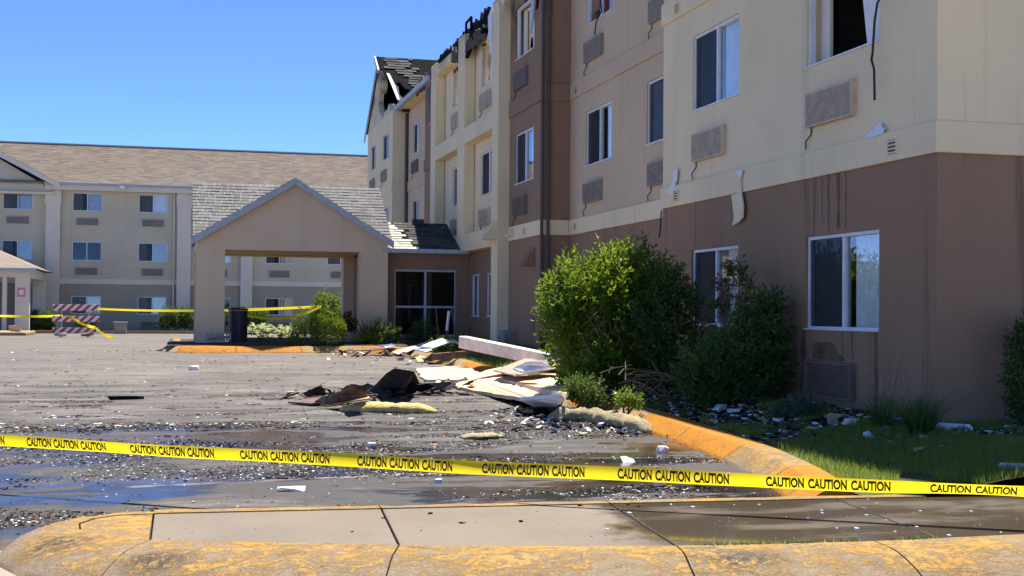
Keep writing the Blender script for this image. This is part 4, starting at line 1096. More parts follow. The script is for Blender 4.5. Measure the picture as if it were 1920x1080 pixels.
# ================================================================== PLANTS
def depth(p): return (p - CAM).dot(fw)
def put_leaf(mb, rnd, p, ax, size):
    sd = ax.cross(Vector((rnd.gauss(0, 1), rnd.gauss(0, 1), rnd.gauss(0, 1)))).normalized(); nn = ax.cross(sd)
    L = size * rnd.uniform(.65, 1.3); wd = L * rnd.uniform(.2, .3)
    t = p + ax * L - nn * L * .12; md = p + ax * L * .45 + nn * L * .03
    mb.add([p, md + sd * wd + nn * wd * .25, t, md - sd * wd + nn * wd * .25], [(0, 1, 2), (0, 2, 3)])
def leaf_cloud(mb, rnd, lumps, n, size, shell=.55, upb=.35, keep=None, shoots=True):
    wts = [r * r for c, r, sq in lumps]; tot = sum(wts)
    for (c, r, sq), wt in zip(lumps, wts):
        todo = int(n * wt / tot)
        while todo > 0:
            d = Vector((rnd.gauss(0, 1), rnd.gauss(0, 1), rnd.gauss(0, 1))).normalized()
            rr = r * (shell + (1.0 - shell) * rnd.random() ** .6) * (1 + .28 * nz(d.x * 2.2 + c.x * 3, d.y * 2.2 + c.y, d.z * 2.2 + c.z * 2) + .14 * nz(d.x * 6, d.y * 6 + c.x, d.z * 6))
            p = c + Vector((d.x * rr, d.y * rr, d.z * rr * sq))
            if not shoots:
                todo -= 1
                if keep and not keep(p): continue
                put_leaf(mb, rnd, p, (d * .6 + Vector((rnd.gauss(0, .6), rnd.gauss(0, .6), rnd.gauss(0, .45) + upb))).normalized(), size); continue
            ax = (d * .75 + Vector((rnd.gauss(0, .35), rnd.gauss(0, .35), rnd.gauss(0, .3) + upb * 1.5))).normalized()
            L = size * rnd.uniform(1.6, 4.2); k = rnd.randint(6, 10); p = p - ax * L * .55; s0 = ax.orthogonal().normalized()
            todo -= k
            for i in range(k):
                t = (i + .5) / k; an = i * 2.4 + rnd.uniform(-.4, .4)
                q = Matrix.Rotation(an, 3, ax) @ s0
                b0 = p + ax * L * t
                if keep and not keep(b0): continue
                put_leaf(mb, rnd, b0, (q * (1.0 - .55 * t) + ax * (.35 + .6 * t)).normalized(), size * (1.1 - .35 * t))
def lump_px(lst, Y):
    out = []
    for (px, py, rp) in lst:
        c = ony(px, py, Y); out.append((c, rp * depth(c) / FPX, 1.0))
    return out
def shrub(name, label, cat, lumps, n, size, mat, seed, stems=8, upb=.35, shell=.55, stem_mat='stem', group=None, base=None, part='crown', shoots=True):
    rnd = random.Random(seed)
    cx = sum(c.x for c, r, s in lumps) / len(lumps); cy = sum(c.y for c, r, s in lumps) / len(lumps)
    if base is None: base = Vector((cx, cy, soil_z(cx, cy)))
    root = empty(name, base, label, cat, group)
    mb = MB(); leaf_cloud(mb, rnd, lumps, n, size, shell, upb, keep=lambda p: p.z > soil_z(p.x, p.y) + .02 if p.y < 42 else p.z > gz(p.y) + .02, shoots=shoots)
    mb.build(part, mat, root)
    if stems:
        for i in range(stems):
            c, r, s = lumps[rnd.randrange(len(lumps))]
            t = c + Vector((rnd.uniform(-.4, .4) * r, rnd.uniform(-.4, .4) * r, rnd.uniform(-.2, .5) * r))
            b0 = base + Vector((rnd.uniform(-.12, .12), rnd.uniform(-.12, .12), -.03))
            mid = b0.lerp(t, .5) + Vector((rnd.uniform(-.1, .1), rnd.uniform(-.1, .1), .05))
            mb = MB(); mb.tube([b0, mid, t], .016, 5, .006); mb.build('stem', stem_mat, root)
    return root
shrub('lilac_bush', 'tall rounded bush in full sun, brightest green, overhanging the yellow kerb', 'bush',
      lump_px([(1080, 548, 66), (1150, 512, 56), (1192, 497, 44), (1062, 600, 56), (1115, 635, 84), (1185, 588, 58), (1100, 700, 52), (1160, 685, 56), (1210, 540, 42), (1046, 572, 40), (1128, 566, 80), (1180, 640, 55)], 16.3), 11500, .098, 'leaf', 41, 16)
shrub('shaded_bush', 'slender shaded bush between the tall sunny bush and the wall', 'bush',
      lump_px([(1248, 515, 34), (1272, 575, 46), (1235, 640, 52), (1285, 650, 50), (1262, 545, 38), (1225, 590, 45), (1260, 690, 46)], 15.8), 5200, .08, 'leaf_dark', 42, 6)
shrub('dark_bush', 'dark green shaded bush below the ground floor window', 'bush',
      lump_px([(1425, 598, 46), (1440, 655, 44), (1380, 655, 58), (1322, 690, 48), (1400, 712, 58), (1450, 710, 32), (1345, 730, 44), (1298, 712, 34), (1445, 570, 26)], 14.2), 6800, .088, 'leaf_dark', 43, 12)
sp = shrub('scorched_shrub', 'sparse scorched shrub with brown leaves standing before the window', 'bush',
      lump_px([(1375, 505, 26), (1362, 535, 28), (1400, 560, 34), (1345, 575, 26), (1405, 600, 30), (1330, 610, 24)], 14.75), 620, .06, 'leaf_dead', 44, 12, .2, .1, 'twig')
rnd = random.Random(3); mb = MB(); leaf_cloud(mb, rnd, lump_px([(1378, 498, 24), (1392, 520, 20), (1335, 570, 18)], 14.75), 420, .06, .3, .3); mb.build('green_leaves', 'leaf_dark', sp)
shrub('low_bush', 'low dark sprig at the foot of the tall sunny bush', 'bush', lump_px([(1098, 738, 32), (1078, 728, 22), (1115, 752, 18)], 15.2), 2200, .05, 'leaf_dark', 45, 4)
shrub('lime_sprig', 'small lime green sprig growing beside the yellow kerb', 'plant', lump_px([(1178, 749, 17), (1192, 753, 12), (1165, 752, 11)], 14.4), 420, .06, 'leaf_lime', 46, 3)
shrub('juniper_shrub', 'low grey-green juniper under the ground floor air conditioner', 'bush', lump_px([(1478, 772, 26), (1505, 768, 24), (1530, 776, 22), (1500, 782, 24), (1455, 780, 16)], 12.5), 4200, .035, 'leaf_juniper', 47, 4)
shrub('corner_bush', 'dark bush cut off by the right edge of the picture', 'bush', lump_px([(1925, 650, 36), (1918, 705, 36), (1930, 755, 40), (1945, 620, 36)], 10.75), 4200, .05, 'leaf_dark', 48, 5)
rnd = random.Random(90); c0 = ony(1190, 715, 15.2); root = empty('dead_branches', (c0.x, c0.y, soil_z(c0.x, c0.y)), 'tangle of bare grey branches between the sunny and the dark bush', 'branches')
for i in range(26):
    a = ony(rnd.uniform(1120, 1250), rnd.uniform(690, 750), rnd.uniform(14.7, 15.4)); d = Vector((rnd.uniform(-.5, .5), rnd.uniform(-.2, .2), rnd.uniform(-.05, .25)))
    a.z = max(a.z, soil_z(a.x, a.y) + .02); mb = MB(); mb.tube([a - d * .5, a + Vector((rnd.uniform(-.04, .04), 0, rnd.uniform(0, .06))), a + d * .6], .009, 4, .004); mb.build('branch', 'twig', root)
for i in range(9):
    a = ony(rnd.uniform(1090, 1170), rnd.uniform(585, 640), 15.72); d = Vector((rnd.uniform(-.25, .25), rnd.uniform(-.1, .05), rnd.uniform(.15, .4)))
    mb = MB(); mb.tube([a - d * .5, a, a + d * .5], .010, 4, .005); mb.build('branch', 'stem', bpy.data.objects['lilac_bush'])
# tuft of ornamental grass
def tuft(name, label, base, n, L, mat, seed, spread=.5, wid=.008, cat='grass tuft', droop=.5, stalks=0, nomerge=None):
    rnd = random.Random(seed); base = Vector(base); root = empty(name, base, label, cat); mb = MB()
    def blade(L, lean, wid, dr):
        a = rnd.uniform(0, 6.283); d = Vector((math.cos(a), math.sin(a), 0)); s = Vector((-d.y, d.x, 0))
        b0 = base + d * rnd.uniform(0, .08) + s * rnd.uniform(-.06, .06); pts = []
        for i in range(6):
            t = i / 5; r = L * (lean * t + dr * lean * t * t); z = L * (t - dr * .55 * t * t * t)
            pts.append((b0 + d * r + Vector((0, 0, z)), wid * (1 - t * .92)))
        vs = []
        for p, w_ in pts: vs += [p - s * w_, p + s * w_]
        mb.add(vs, [(2 * i, 2 * i + 1, 2 * i + 3, 2 * i + 2) for i in range(5)])
    for _ in range(n): blade(L * rnd.uniform(.55, 1.1), rnd.uniform(.05, spread), wid * rnd.uniform(.6, 1.2), droop)
    mb.build('blades', mat, root)
    if stalks:
        mb = MB()
        for _ in range(stalks): blade(L * rnd.uniform(1.5, 2.3), rnd.uniform(.05, .45), .003, .15)
        mb.build('seed_stalks', 'grass_dry', root)
    return root
def at_soil(px, py):
    z = .4
    for _ in range(30):
        p = onz(px, py, z); z = .5 * z + .5 * soil_z(p.x, p.y)
    return onz(px, py, z)
tuft('ornamental_grass', 'dark ornamental grass clump with tall stalks by the motel corner', at_soil(1725, 815), 260, .50, 'leaf_dark', 51, .8, .009, stalks=26)
tuft('ornamental_grass', 'loose grass clump between the rust stain and the wall corner', at_soil(1655, 800), 110, .42, 'leaf_dark', 52, .9, .008, stalks=18)
# entrance bed plants
def at_bed(px, py, Y):
    p = ony(px, py, Y); return Vector((p.x, Y, soil_z(p.x, Y)))
def lumps_at(lst, Y): return lump_px(lst, Y)
shrub('boxwood', 'clipped round green shrub in front of the canopy pillar', 'bush', lumps_at([(615, 617, 33), (612, 610, 30), (618, 625, 30)], 31.25), 9000, .04, 'leaf', 61, 0, .5, .88, shoots=False)
shrub('garden_shrub', 'loose green shrub behind the clipped round one', 'bush', lumps_at([(570, 602, 24), (585, 615, 24), (560, 612, 16)], 37.2), 2600, .06, 'leaf_dark', 62, 3)
shrub('leafy_shrub', 'taller leafy shrub with the yellow tape tied to it', 'bush', lumps_at([(612, 566, 22), (630, 575, 20), (600, 575, 15), (625, 588, 16)], 37.6), 1300, .09, 'leaf', 63, 4)
shrub('red_plant', 'small reddish plant against the canopy pillar', 'plant', lumps_at([(652, 602, 14), (660, 610, 12)], 32.0), 500, .08, 'leaf_red', 64, 0)
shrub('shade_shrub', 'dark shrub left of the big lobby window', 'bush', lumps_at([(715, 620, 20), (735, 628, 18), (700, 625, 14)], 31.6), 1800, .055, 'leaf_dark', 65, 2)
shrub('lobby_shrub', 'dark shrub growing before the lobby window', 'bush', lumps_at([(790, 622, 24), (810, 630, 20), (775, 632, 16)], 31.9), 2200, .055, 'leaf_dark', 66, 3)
shrub('ground_creeper', 'low leafy creeper inside the timber edged bed by the lobby', 'plant', lumps_at([(835, 648, 16), (870, 645, 16), (900, 648, 14), (818, 650, 12)], 27.2), 2600, .06, 'leaf', 67, 0)
shrub('weed_patch', 'weedy green patch at the foot of the clipped shrub', 'plant', lumps_at([(690, 632, 10), (705, 636, 10), (670, 636, 9), (560, 634, 9), (545, 636, 8)], 31.4), 900, .07, 'leaf_lime', 68, 0)
tuft('ornamental_grass', 'fountain grass in front of the right canopy pillar', at_bed(685, 640, 31.6), 150, .85, 'grass_dry', 69, .75, .010, stalks=14)
for i, (px, lab) in enumerate(((490, 'left one of two pale variegated hostas under the canopy'), (538, 'right one of two pale variegated hostas under the canopy'))):
    rnd = random.Random(70 + i); base = at_bed(px, 636, 37.6); root = empty('hosta', base, lab, 'plant', 'hostas under the canopy'); mb = MB()
    for q in range(70):
        a = rnd.uniform(0, 6.283); e = rnd.uniform(.15, 1.1); L = rnd.uniform(.2, .34)
        d = Vector((math.cos(a) * math.cos(e), math.sin(a) * math.cos(e), math.sin(e))); s = Vector((-math.sin(a), math.cos(a), 0))
        b0 = base + Vector((math.cos(a), math.sin(a), 0)) * rnd.uniform(.02, .34) + Vector((0, 0, rnd.uniform(.05, .40)))
        md = b0 + d * L * .5; t = b0 + d * L - Vector((0, 0, L * .35)); wd = L * .3
        mb.add([b0, md + s * wd, t, md - s * wd], [(0, 1, 2), (0, 2, 3)])
    mb.build('leaves', 'leaf_hosta', root)
def hedge(px0, px1, py0, py1, Y, label, seed):
    a = ony(px0, py1, Y); b_ = ony(px1, py0, Y); n = max(3, int((b_.x - a.x) / .5)); h = b_.z - a.z
    L = [(Vector((a.x + (b_.x - a.x) * (i + .5) / n, Y, a.z + h * f)), h * .38, 1.0) for i in range(n) for f in (.35, .66)]
    shrub('hedge', label, 'hedge', L, 5200, .12, 'leaf_dark', seed, 0, base=Vector(((a.x + b_.x) / 2, Y, gz(Y))))
hedge(302, 366, 578, 616, 71.5, 'dark hedge before the rear motel beside the canopy', 81)
hedge(56, 100, 584, 618, 71.5, 'dark hedge behind the striped barricade', 82)
hedge(424, 500, 580, 612, 70.5, 'dark hedge seen through the canopy opening', 83)

# lawn blades
rnd = random.Random(7); mb = MB(); cnt = 0
for _ in range(150000):
    if cnt > 46000: break
    y = 7.6 + rnd.random() ** 1.7 * 8.2; x = 4.7 + rnd.random() * (4.8 if y < 11.1 else 2.5)
    if y < 8.15 and (x < 5.2 or y < farY(x) + .01): continue
    if x < kx_in(min(max(y, 8.1), 29)) + .03: continue
    if x > 7.2 and y > 11.0: continue
    bare = nz(x * .9 + 3, y * .9) + .5 * nz(x * 3, y * 3)
    wallside = (x - kx_in(max(y, 8.1))) / 2.0
    if y > 11 and wallside > .62: continue
    if bare < -.30 + .34 * max(0, (y - 10.0) / 4): continue
    z = soil_z(x, max(y, 8.1)); h = rnd.uniform(.03, .085); a = rnd.uniform(0, 6.283); l = rnd.uniform(.0, .05); wv = rnd.uniform(.002, .0042)
    c, s = math.cos(a), math.sin(a)
    mb.add([(x - s * wv, y + c * wv, z - .005), (x + s * wv, y - c * wv, z - .005), (x + c * l, y + s * l, z + h)], [(0, 1, 2)]); cnt += 1
tag(mb.build('lawn_grass', 'grass'), 'short green lawn grass between the yellow kerb and the motel', 'grass', kind='stuff')
rnd = random.Random(8); mb = MB()
for _ in range(5000):
    y = rnd.uniform(21.5, 28.5); x = rnd.uniform(5.5, 7.0); z = soil_z(x, y); h = rnd.uniform(.04, .1); a = rnd.uniform(0, 6.283); l = rnd.uniform(0, .06); wv = .005
    c, s = math.cos(a), math.sin(a)
    mb.add([(x - s * wv, y + c * wv, z - .005), (x + s * wv, y - c * wv, z - .005), (x + c * l, y + s * l, z + h)], [(0, 1, 2)])
tag(mb.build('bed_grass', 'grass'), 'small grass patch beside the timber edged bed', 'grass', kind='stuff')
rnd = random.Random(9); mb = MB()
for _ in range(700):      # weeds in the joint between sidewalk and kerb
    x = rnd.choice([rnd.uniform(2.95, 3.75), rnd.uniform(3.95, 4.3), rnd.uniform(2.8, 3.5)]); y = nearY(x) + rnd.uniform(-.015, .03); z = .15; h = rnd.uniform(.005, .028); a = rnd.uniform(0, 6.283); l = rnd.uniform(0, .03)
    c, s = math.cos(a), math.sin(a); wv = .003
    mb.add([(x - s * wv, y + c * wv, z), (x + s * wv, y - c * wv, z), (x + c * l, y + s * l, z + h)], [(0, 1, 2)])
tag(mb.build('joint_weeds', 'grass_dry'), 'weeds sprouting in the joint behind the foreground kerb', 'weeds', kind='stuff')

# ================================================================== DEBRIS
import bmesh
def chunk(name, label, c, size, mat, seed, cat='debris', flat=1.0, rz=0.0, parent=None, npts=16):
    rnd = random.Random(seed); bm = bmesh.new(); ca, sa = math.cos(rz), math.sin(rz)
    for _ in range(npts):
        v = Vector((rnd.uniform(-1, 1), rnd.uniform(-1, 1), rnd.uniform(-1, 1)))
        v = Vector((v.x * size[0] / 2, v.y * size[1] / 2, v.z * size[2] / 2))
        for i in range(3):
            if rnd.random() < .55: v[i] = math.copysign(size[i] / 2, v[i])
        bm.verts.new((v.x * ca - v.y * sa, v.x * sa + v.y * ca, v.z))
    bmesh.ops.convex_hull(bm, input=bm.verts[:])
    for v in [v for v in bm.verts if not v.link_faces]: bm.verts.remove(v)
    zmin = min(v.co.z for v in bm.verts)
    for v in bm.verts: v.co.z -= zmin
    me = bpy.data.meshes.new(name); bm.to_mesh(me); bm.free(); me.materials.append(m[mat])
    o = bpy.data.objects.new(name, me); col.objects.link(o); o.location = c; worg[o] = Vector(c)
    return tag(o, label, cat)
def sheet(name, label, pts, mat, th=.02, cat='panel', soil=False, seed=0):
    """broken flat panel: (px, py, height above ground) corners"""
    rnd = random.Random(seed); P3 = []
    for (x, y, h) in pts: P3.append(ong(x, y, h))
    # rough the outline
    Q = []
    for a, b_ in zip(P3, P3[1:] + P3[:1]):
        Q.append(a)
        k = int((b_ - a).length / .25)
        for i in range(1, k):
            p = a.lerp(b_, i / k); Q.append(p + Vector((rnd.uniform(-.035, .035), rnd.uniform(-.05, .05), rnd.uniform(-.008, .008))))
    from mathutils.geometry import tessellate_polygon
    tri = tessellate_polygon([Q]); n = len(Q); O = Vector((0, 0, -th))
    mb = MB(); mb.add(Q + [p + O for p in Q], [tuple(t) for t in tri] + [tuple(n + i for i in reversed(t)) for t in tri] + [(i, (i + 1) % n, n + (i + 1) % n, n + i) for i in range(n)])
    return tag(mb.build(name, mat), label, cat)
sheet('wall_panel', 'large broken tan stucco panel lying against the tall bush', [(850, 722, .05), (880, 712, .10), (950, 706, .22), (1045, 700, .30), (1062, 738, .34), (1050, 750, .24), (985, 746, .16), (925, 738, .08), (888, 732, .04)], 'eifs_tan', .05, seed=1)
sheet('wall_panel', 'smaller tan stucco panel behind the large broken one', [(778, 690, .04), (870, 686, .10), (905, 700, .12), (868, 712, .06), (795, 712, .03)], 'eifs_tan', .04, seed=2)
sheet('wall_panel', 'narrow tan panel strip lying across the kerb', [(870, 706, .12), (930, 690, .20), (1000, 680, .30), (1008, 684, .30), (940, 700, .20), (880, 714, .12)], 'eifs_tan', .03, seed=3)
sheet('drywall_sheet', 'grey-white wall sheet beside the white post', [(925, 694, .32), (985, 672, .48), (1046, 676, .52), (1044, 690, .44), (965, 704, .34)], 'ac_gray', .02, seed=4)
sheet('drywall_sheet', 'crumpled white sheet lying on the grey one', [(962, 690, .42), (985, 679, .56), (1015, 678, .60), (1030, 686, .55), (1005, 693, .48), (980, 696, .43)], 'foamwhite', .03, seed=5)
sheet('foam_board', 'white foam board slab at the front edge of the tan panel', [(975, 745, .16), (1050, 738, .40), (1058, 746, .34), (1040, 758, .14), (1000, 757, .08)], 'foamwhite', .04, seed=6)
sheet('wood_sheet', 'splintered brown board by the orange kerb end', [(985, 765, .05), (1035, 758, .08), (1060, 764, .08), (1040, 772, .04)], 'board_brown', .02, seed=7)
sheet('dark_board', 'scorched dark board under the tan panel', [(945, 750, .02), (1000, 748, .10), (1055, 752, .16), (1050, 766, .04), (985, 762, .02)], 'char', .02, seed=8)
# white post
a = ony(868, 641, 24.0); b_ = ony(1048, 679, 20.6); ax = (b_ - a).normalized(); sd = ax.cross(Vector((0, 0, 1))).normalized(); u_ = sd.cross(ax)
mb = MB(); mb.obox((a + b_) / 2, ax * ((b_ - a).length / 2), sd * .10, u_ * .115)
o = bev(tag(mb.build('fallen_post', 'wood_white'), 'long white square post lying slantwise over the wreckage', 'post'), .02, 2)
# black folded felt
def facet(name, label, pts, faces, mat, cat='roofing'):
    P3 = [ong(x, y, h) for x, y, h in pts]; mb = MB(); mb.add(P3, faces)
    o = tag(mb.build(name, mat), label, cat); s = o.modifiers.new('s', 'SOLIDIFY'); s.thickness = .012; return o
facet('roofing_felt', 'black roofing felt folded up like a tent', [(696, 729, .01), (724, 700, .40), (740, 690, .48), (776, 696, .42), (788, 722, .06), (764, 727, .01), (726, 731, .01), (756, 726, .20)], [(0, 1, 7, 6), (1, 2, 7), (2, 3, 7), (3, 4, 5, 7), (7, 5, 6)], 'felt_black')
facet('roofing_felt', 'flat strip of black felt beside the tent-like one', [(762, 736, .02), (770, 722, .14), (800, 718, .16), (850, 716, .16), (855, 726, .10), (830, 732, .04), (800, 734, .02)], [(0, 1, 2, 6), (2, 3, 5, 6), (3, 4, 5)], 'felt_black')
sheet('roofing_felt', 'small black felt scrap on top of the brown boards', [(572, 737, .10), (578, 731, .16), (606, 730, .18), (612, 736, .12), (600, 739, .08)], 'felt_black', .02, 'roofing', seed=9)
sheet('roofing_felt', 'grey crumpled felt between the brown boards and the tent', [(655, 733, .05), (690, 718, .20), (700, 724, .16), (735, 736, .06), (700, 742, .04)], 'shingle_burnt_shade', .015, 'roofing', seed=10)
for i, (pts, mt, lab) in enumerate([
    ([(540, 753, .03), (640, 738, .12), (660, 742, .12), (585, 756, .04)], 'board_brown', 'long dark brown roof board pointing left'),
    ([(590, 752, .06), (660, 724, .34), (690, 734, .26), (688, 742, .14), (610, 757, .06)], 'board_brown', 'wide brown sheathing board leaning on the pile'),
    ([(600, 757, .03), (690, 742, .07), (694, 746, .06), (612, 760, .02)], 'wood_raw', 'thin pale batten at the front of the brown boards'),
    ([(560, 748, .05), (600, 742, .10), (640, 741, .12), (600, 750, .05)], 'charbrown', 'short charred board at the left end of the pile'),
    ([(640, 728, .2), (664, 720, .40), (690, 726, .34), (668, 734, .24)], 'charbrown', 'curled charred shingle on top of the brown boards')]):
    sheet('roof_board', lab, pts, mt, .022, 'board', seed=20 + i)
for i, (pts, mt, lab) in enumerate([
    ([(645, 657, .12), (700, 651, .18), (740, 648, .22), (738, 652, .20), (700, 656, .14)], 'board_brown', 'dark board lying on the far kerb by the ornamental grass'),
    ([(735, 660, .06), (800, 640, .30), (806, 644, .28), (745, 664, .06)], 'wood_white', 'pale stick lying over the bend of the far kerb'),
    ([(715, 648, .22), (735, 644, .30), (742, 648, .26), (722, 652, .2)], 'foamwhite', 'white scrap lying in the bed left of the lobby'),
    ([(775, 655, .2), (800, 645, .34), (835, 640, .4), (840, 650, .3), (800, 660, .2)], 'gray_trim', 'grey sheet metal piece before the lobby bed'),
    ([(790, 648, .34), (828, 634, .52), (846, 640, .48), (812, 652, .34)], 'foamwhite', 'white crumpled scrap on the plants by the lobby'),
    ([(848, 636, .5), (905, 655, .3), (903, 658, .28), (846, 640, .47)], 'wood_white', 'thin pale stick in the timber edged bed')]):
    sheet('loose_scrap', lab, pts, mt, .02, 'debris', seed=30 + i)
# insulation batts
def batt(name, label, pa, pb, wid, hgt, mat, seed):
    a, b_ = ong(*pa), ong(*pb); ax = (b_ - a); L = ax.length; ax.normalize(); sd = Vector((ax.y, -ax.x, 0)); mb = MB(); n, k = 34, 12; vs = []
    for i in range(n + 1):
        t = i / n; e = min(1, 4.5 * min(t, 1 - t) + .05) ** .5
        c = a.lerp(b_, t) + sd * .10 * nz(t * 4, seed)
        for j in range(k):
            an = 2 * math.pi * j / k; rr = 1 + .35 * nz(t * 7 + seed, math.cos(an) * 1.4, math.sin(an) * 1.4) + .2 * nz(t * 22, an * 2, seed)
            h = max(math.sin(an) * hgt * e * rr + hgt * .55 * e, -.01)
            vs.append(c + sd * (math.cos(an) * wid * e * rr) + Vector((0, 0, h)))
    mb.add(vs, [(i * k + j, i * k + (j + 1) % k, (i + 1) * k + (j + 1) % k, (i + 1) * k + j) for i in range(n) for j in range(k)] + [tuple(range(k))[::-1], tuple(n * k + j for j in range(k))])
    return tag(mb.build(name, mat, None, True), label, 'insulation')
batt('insulation_batt', 'long yellow insulation batt lying alone on the asphalt', (637, 770), (820, 774), .19, .075, 'batt_yellow', 1)
batt('insulation_batt', 'grey-yellow soaked insulation batt against the orange kerb', (1026, 786), (1150, 792), .16, .10, 'batt_gray', 2)
batt('insulation_batt', 'tattered insulation clump at the end of the orange kerb block', (1120, 790), (1215, 812), .15, .10, 'batt_gray', 5)
batt('insulation_batt', 'flattened yellowish insulation smear on the wet asphalt', (868, 822), (940, 818), .16, .03, 'batt_gray', 6)
# foam and rubble pieces that can be told apart
ch = [((547, 921), (.22, .08, .035), 'foamwhite', 'flat white foam slab on the wet asphalt left of centre', 'foam piece'),
      ((1242, 848), (.11, .08, .06), 'foamwhite', 'white foam block beside the orange kerb', 'foam piece'),
      ((1178, 866), (.13, .08, .05), 'foamwhite', 'crumpled white foam lump above the tape near the kerb', 'foam piece'),
      ((821, 906), (.065, .05, .035), 'foamwhite', 'small white foam bit below the tape at centre', 'foam piece'),
      ((1234, 911), (.13, .08, .05), 'foamwhite', 'white foam bit below the tape near the wet sidewalk', 'foam piece'),
      ((363, 694), (.2, .14, .08), 'foamwhite', 'white foam lump on the far asphalt left of centre', 'foam piece'),
      ((697, 837), (.08, .06, .035), 'foamwhite', 'small white foam bit just above the tape at centre', 'foam piece'),
      ((917, 796), (.11, .07, .04), 'foamwhite', 'white foam bit right of the yellow batt', 'foam piece'),
      ((235, 749), (.5, .06, .05), 'char', 'charred stick lying alone at the left', 'stick'),
      ((1003, 779), (.4, .3, .09), 'char', 'dark rubble heap before the orange kerb end', 'rubble')]
for i, ((px, py), sz, mt, lab, cat) in enumerate(ch):
    chunk(cat.replace(' ', '_'), lab, ong(px, py), sz, mt, 100 + i, cat, rz=rnd.uniform(-.3, .3))
for i, (px, py, sz, mt, lab) in enumerate([(1627, 822, (.09, .08, .08), 'foamwhite', 'round white foam lump on the lawn'), (1722, 848, (.12, .08, .04), 'wood_raw', 'tan scrap lying in the shaded lawn'), (1908, 880, (.25, .1, .05), 'gray_trim', 'grey scrap at the right edge of the lawn'),
        (1795, 806, (.34, .22, .06), 'paper_blue', 'crumpled pale sheet at the foot of the motel corner'), (1595, 795, (.20, .12, .05), 'foamwhite', 'white scrap under the ground floor air conditioner'), (1567, 783, (.24, .05, .04), 'wood_raw', 'pale splinter right of the juniper'),
        (1560, 795, (.10, .1, .09), 'batt_gray', 'clump of insulation beside the juniper'), (1345, 768, (.22, .14, .06), 'foamwhite', 'white scrap under the dark bush'), (1690, 795, (.3, .16, .06), 'gray_trim', 'grey crumpled sheet behind the grass clump'), (1375, 775, (.14, .1, .05), 'foamwhite', 'small white scrap right of the dark bush foot'), (1460, 790, (.12, .08, .04), 'foamwhite', 'white crumb by the juniper'), (1225, 735, (.12, .1, .25), 'charbrown', 'upright burnt fragment between the two big bushes')]):
    chunk('loose_scrap', lab, at_soil(px, py), sz, mt, 140 + i, 'debris', rz=i)

# countless small fragments
def scatter(name, label, n, seed, region, size, mats, density, soil=False, flat=.35):
    rnd = random.Random(seed); mb = MB(); k = 0; tries = 0
    x0, x1, y0, y1 = region
    while k < n and tries < n * 30:
        tries += 1
        y = y0 + (y1 - y0) * rnd.random() ** 1.5; x = rnd.uniform(x0, x1)
        if not soil and x > kx_in(min(max(y, 8.0), 29.2)) - .22: continue
        if soil and x < kx_in(min(max(y, 8.0), 29.2)) + .02: continue
        if not soil and y < farY(x) + .25 and x > -1.0: continue
        if rnd.random() > density(x, y): continue
        z = soil_z(x, y) if soil else gz(y) + .008 * nz(x * .35, y * .5)
        s = size * (.4 + 1.4 * rnd.random() ** 3); a = rnd.uniform(0, 6.283); c, sn = math.cos(a) * s, math.sin(a) * s
        asp = rnd.uniform(.35, 1); h = s * flat * rnd.uniform(.4, 1.5)
        tx, ty = rnd.uniform(-.5, .5), rnd.uniform(-.5, .5)
        mb.cur = rnd.randrange(len(mats))
        ps = []
        for zz in (0, 1):
            for ux, uy in ((-1, -1), (1, -1), (1, 1), (-1, 1)):
                ux *= rnd.uniform(.6, 1.2); uy *= rnd.uniform(.6, 1.2) * asp
                ps.append((x + c * ux - sn * uy, y + sn * ux + c * uy, z + zz * h + (tx * ux + ty * uy) * h * .8 * zz))
        mb.hexa(ps); k += 1
    o = mb.build(name, mats)
    return tag(o, label, 'debris', kind='stuff')
def dn_dark(x, y):
    g_ = grit(x, y); return .02 + .98 * g_ * g_
def dn_white(x, y):
    g_ = grit(x + .15, y + .05); return .025 + .9 * g_ * g_
scatter('shingle_fragments', 'black roof fragments and grit strewn over the asphalt', 42000, 201, (-6.5, 5.2, 8.6, 19), .0085, ['char', 'felt_black', 'charbrown'], dn_dark)
scatter('shingle_fragments', 'dark roof debris spread over the far asphalt', 8000, 202, (-8, 5.2, 14, 33), .020, ['char', 'board_brown', 'charbrown', 'felt_black'], dn_dark, flat=.22)
scatter('foam_crumbs', 'white foam and stucco crumbs and painted-in sparkles scattered on the asphalt', 17000, 203, (-6.5, 5.2, 8.6, 17), .0062, ['foamwhite', 'gray_trim', 'paper_blue'], dn_white)  # white chips also put the sparkle of glassy grit into colour
scatter('foam_crumbs', 'pale crumbs scattered on the far asphalt', 1500, 204, (-8, 5.2, 15, 34), .018, ['foamwhite', 'eifs_tan', 'wood_white'], dn_white, flat=.3)
scatter('wood_splinters', 'tan splinters and insulation shreds on the asphalt', 520, 205, (-5, 5.2, 9, 26), .014, ['wood_raw', 'eifs_tan', 'batt_gray'], dn_dark)
scatter('soil_litter', 'black and white rubble covering the soil below the bushes', 5200, 206, (5.2, 7.2, 11.0, 17.5), .019, ['char', 'char', 'felt_black', 'charbrown', 'char', 'soil', 'soil', 'foamwhite', 'ac_gray', 'wood_raw'], lambda x, y: max(0, min(1, (y - 11.0) / 2.2)), True, .5)
scatter('corner_litter', 'litter along the foot of the motel end wall', 500, 207, (6.2, 9.5, 10.2, 11.1), .02, ['char', 'foamwhite', 'wood_raw', 'charbrown'], lambda x, y: .8, True, .5)
scatter('lawn_litter', 'small white crumbs lying in the lawn', 130, 208, (5.0, 8.5, 8.6, 12), .012, ['foamwhite', 'gray_trim'], lambda x, y: 1, True, .6)
rnd = random.Random(77)
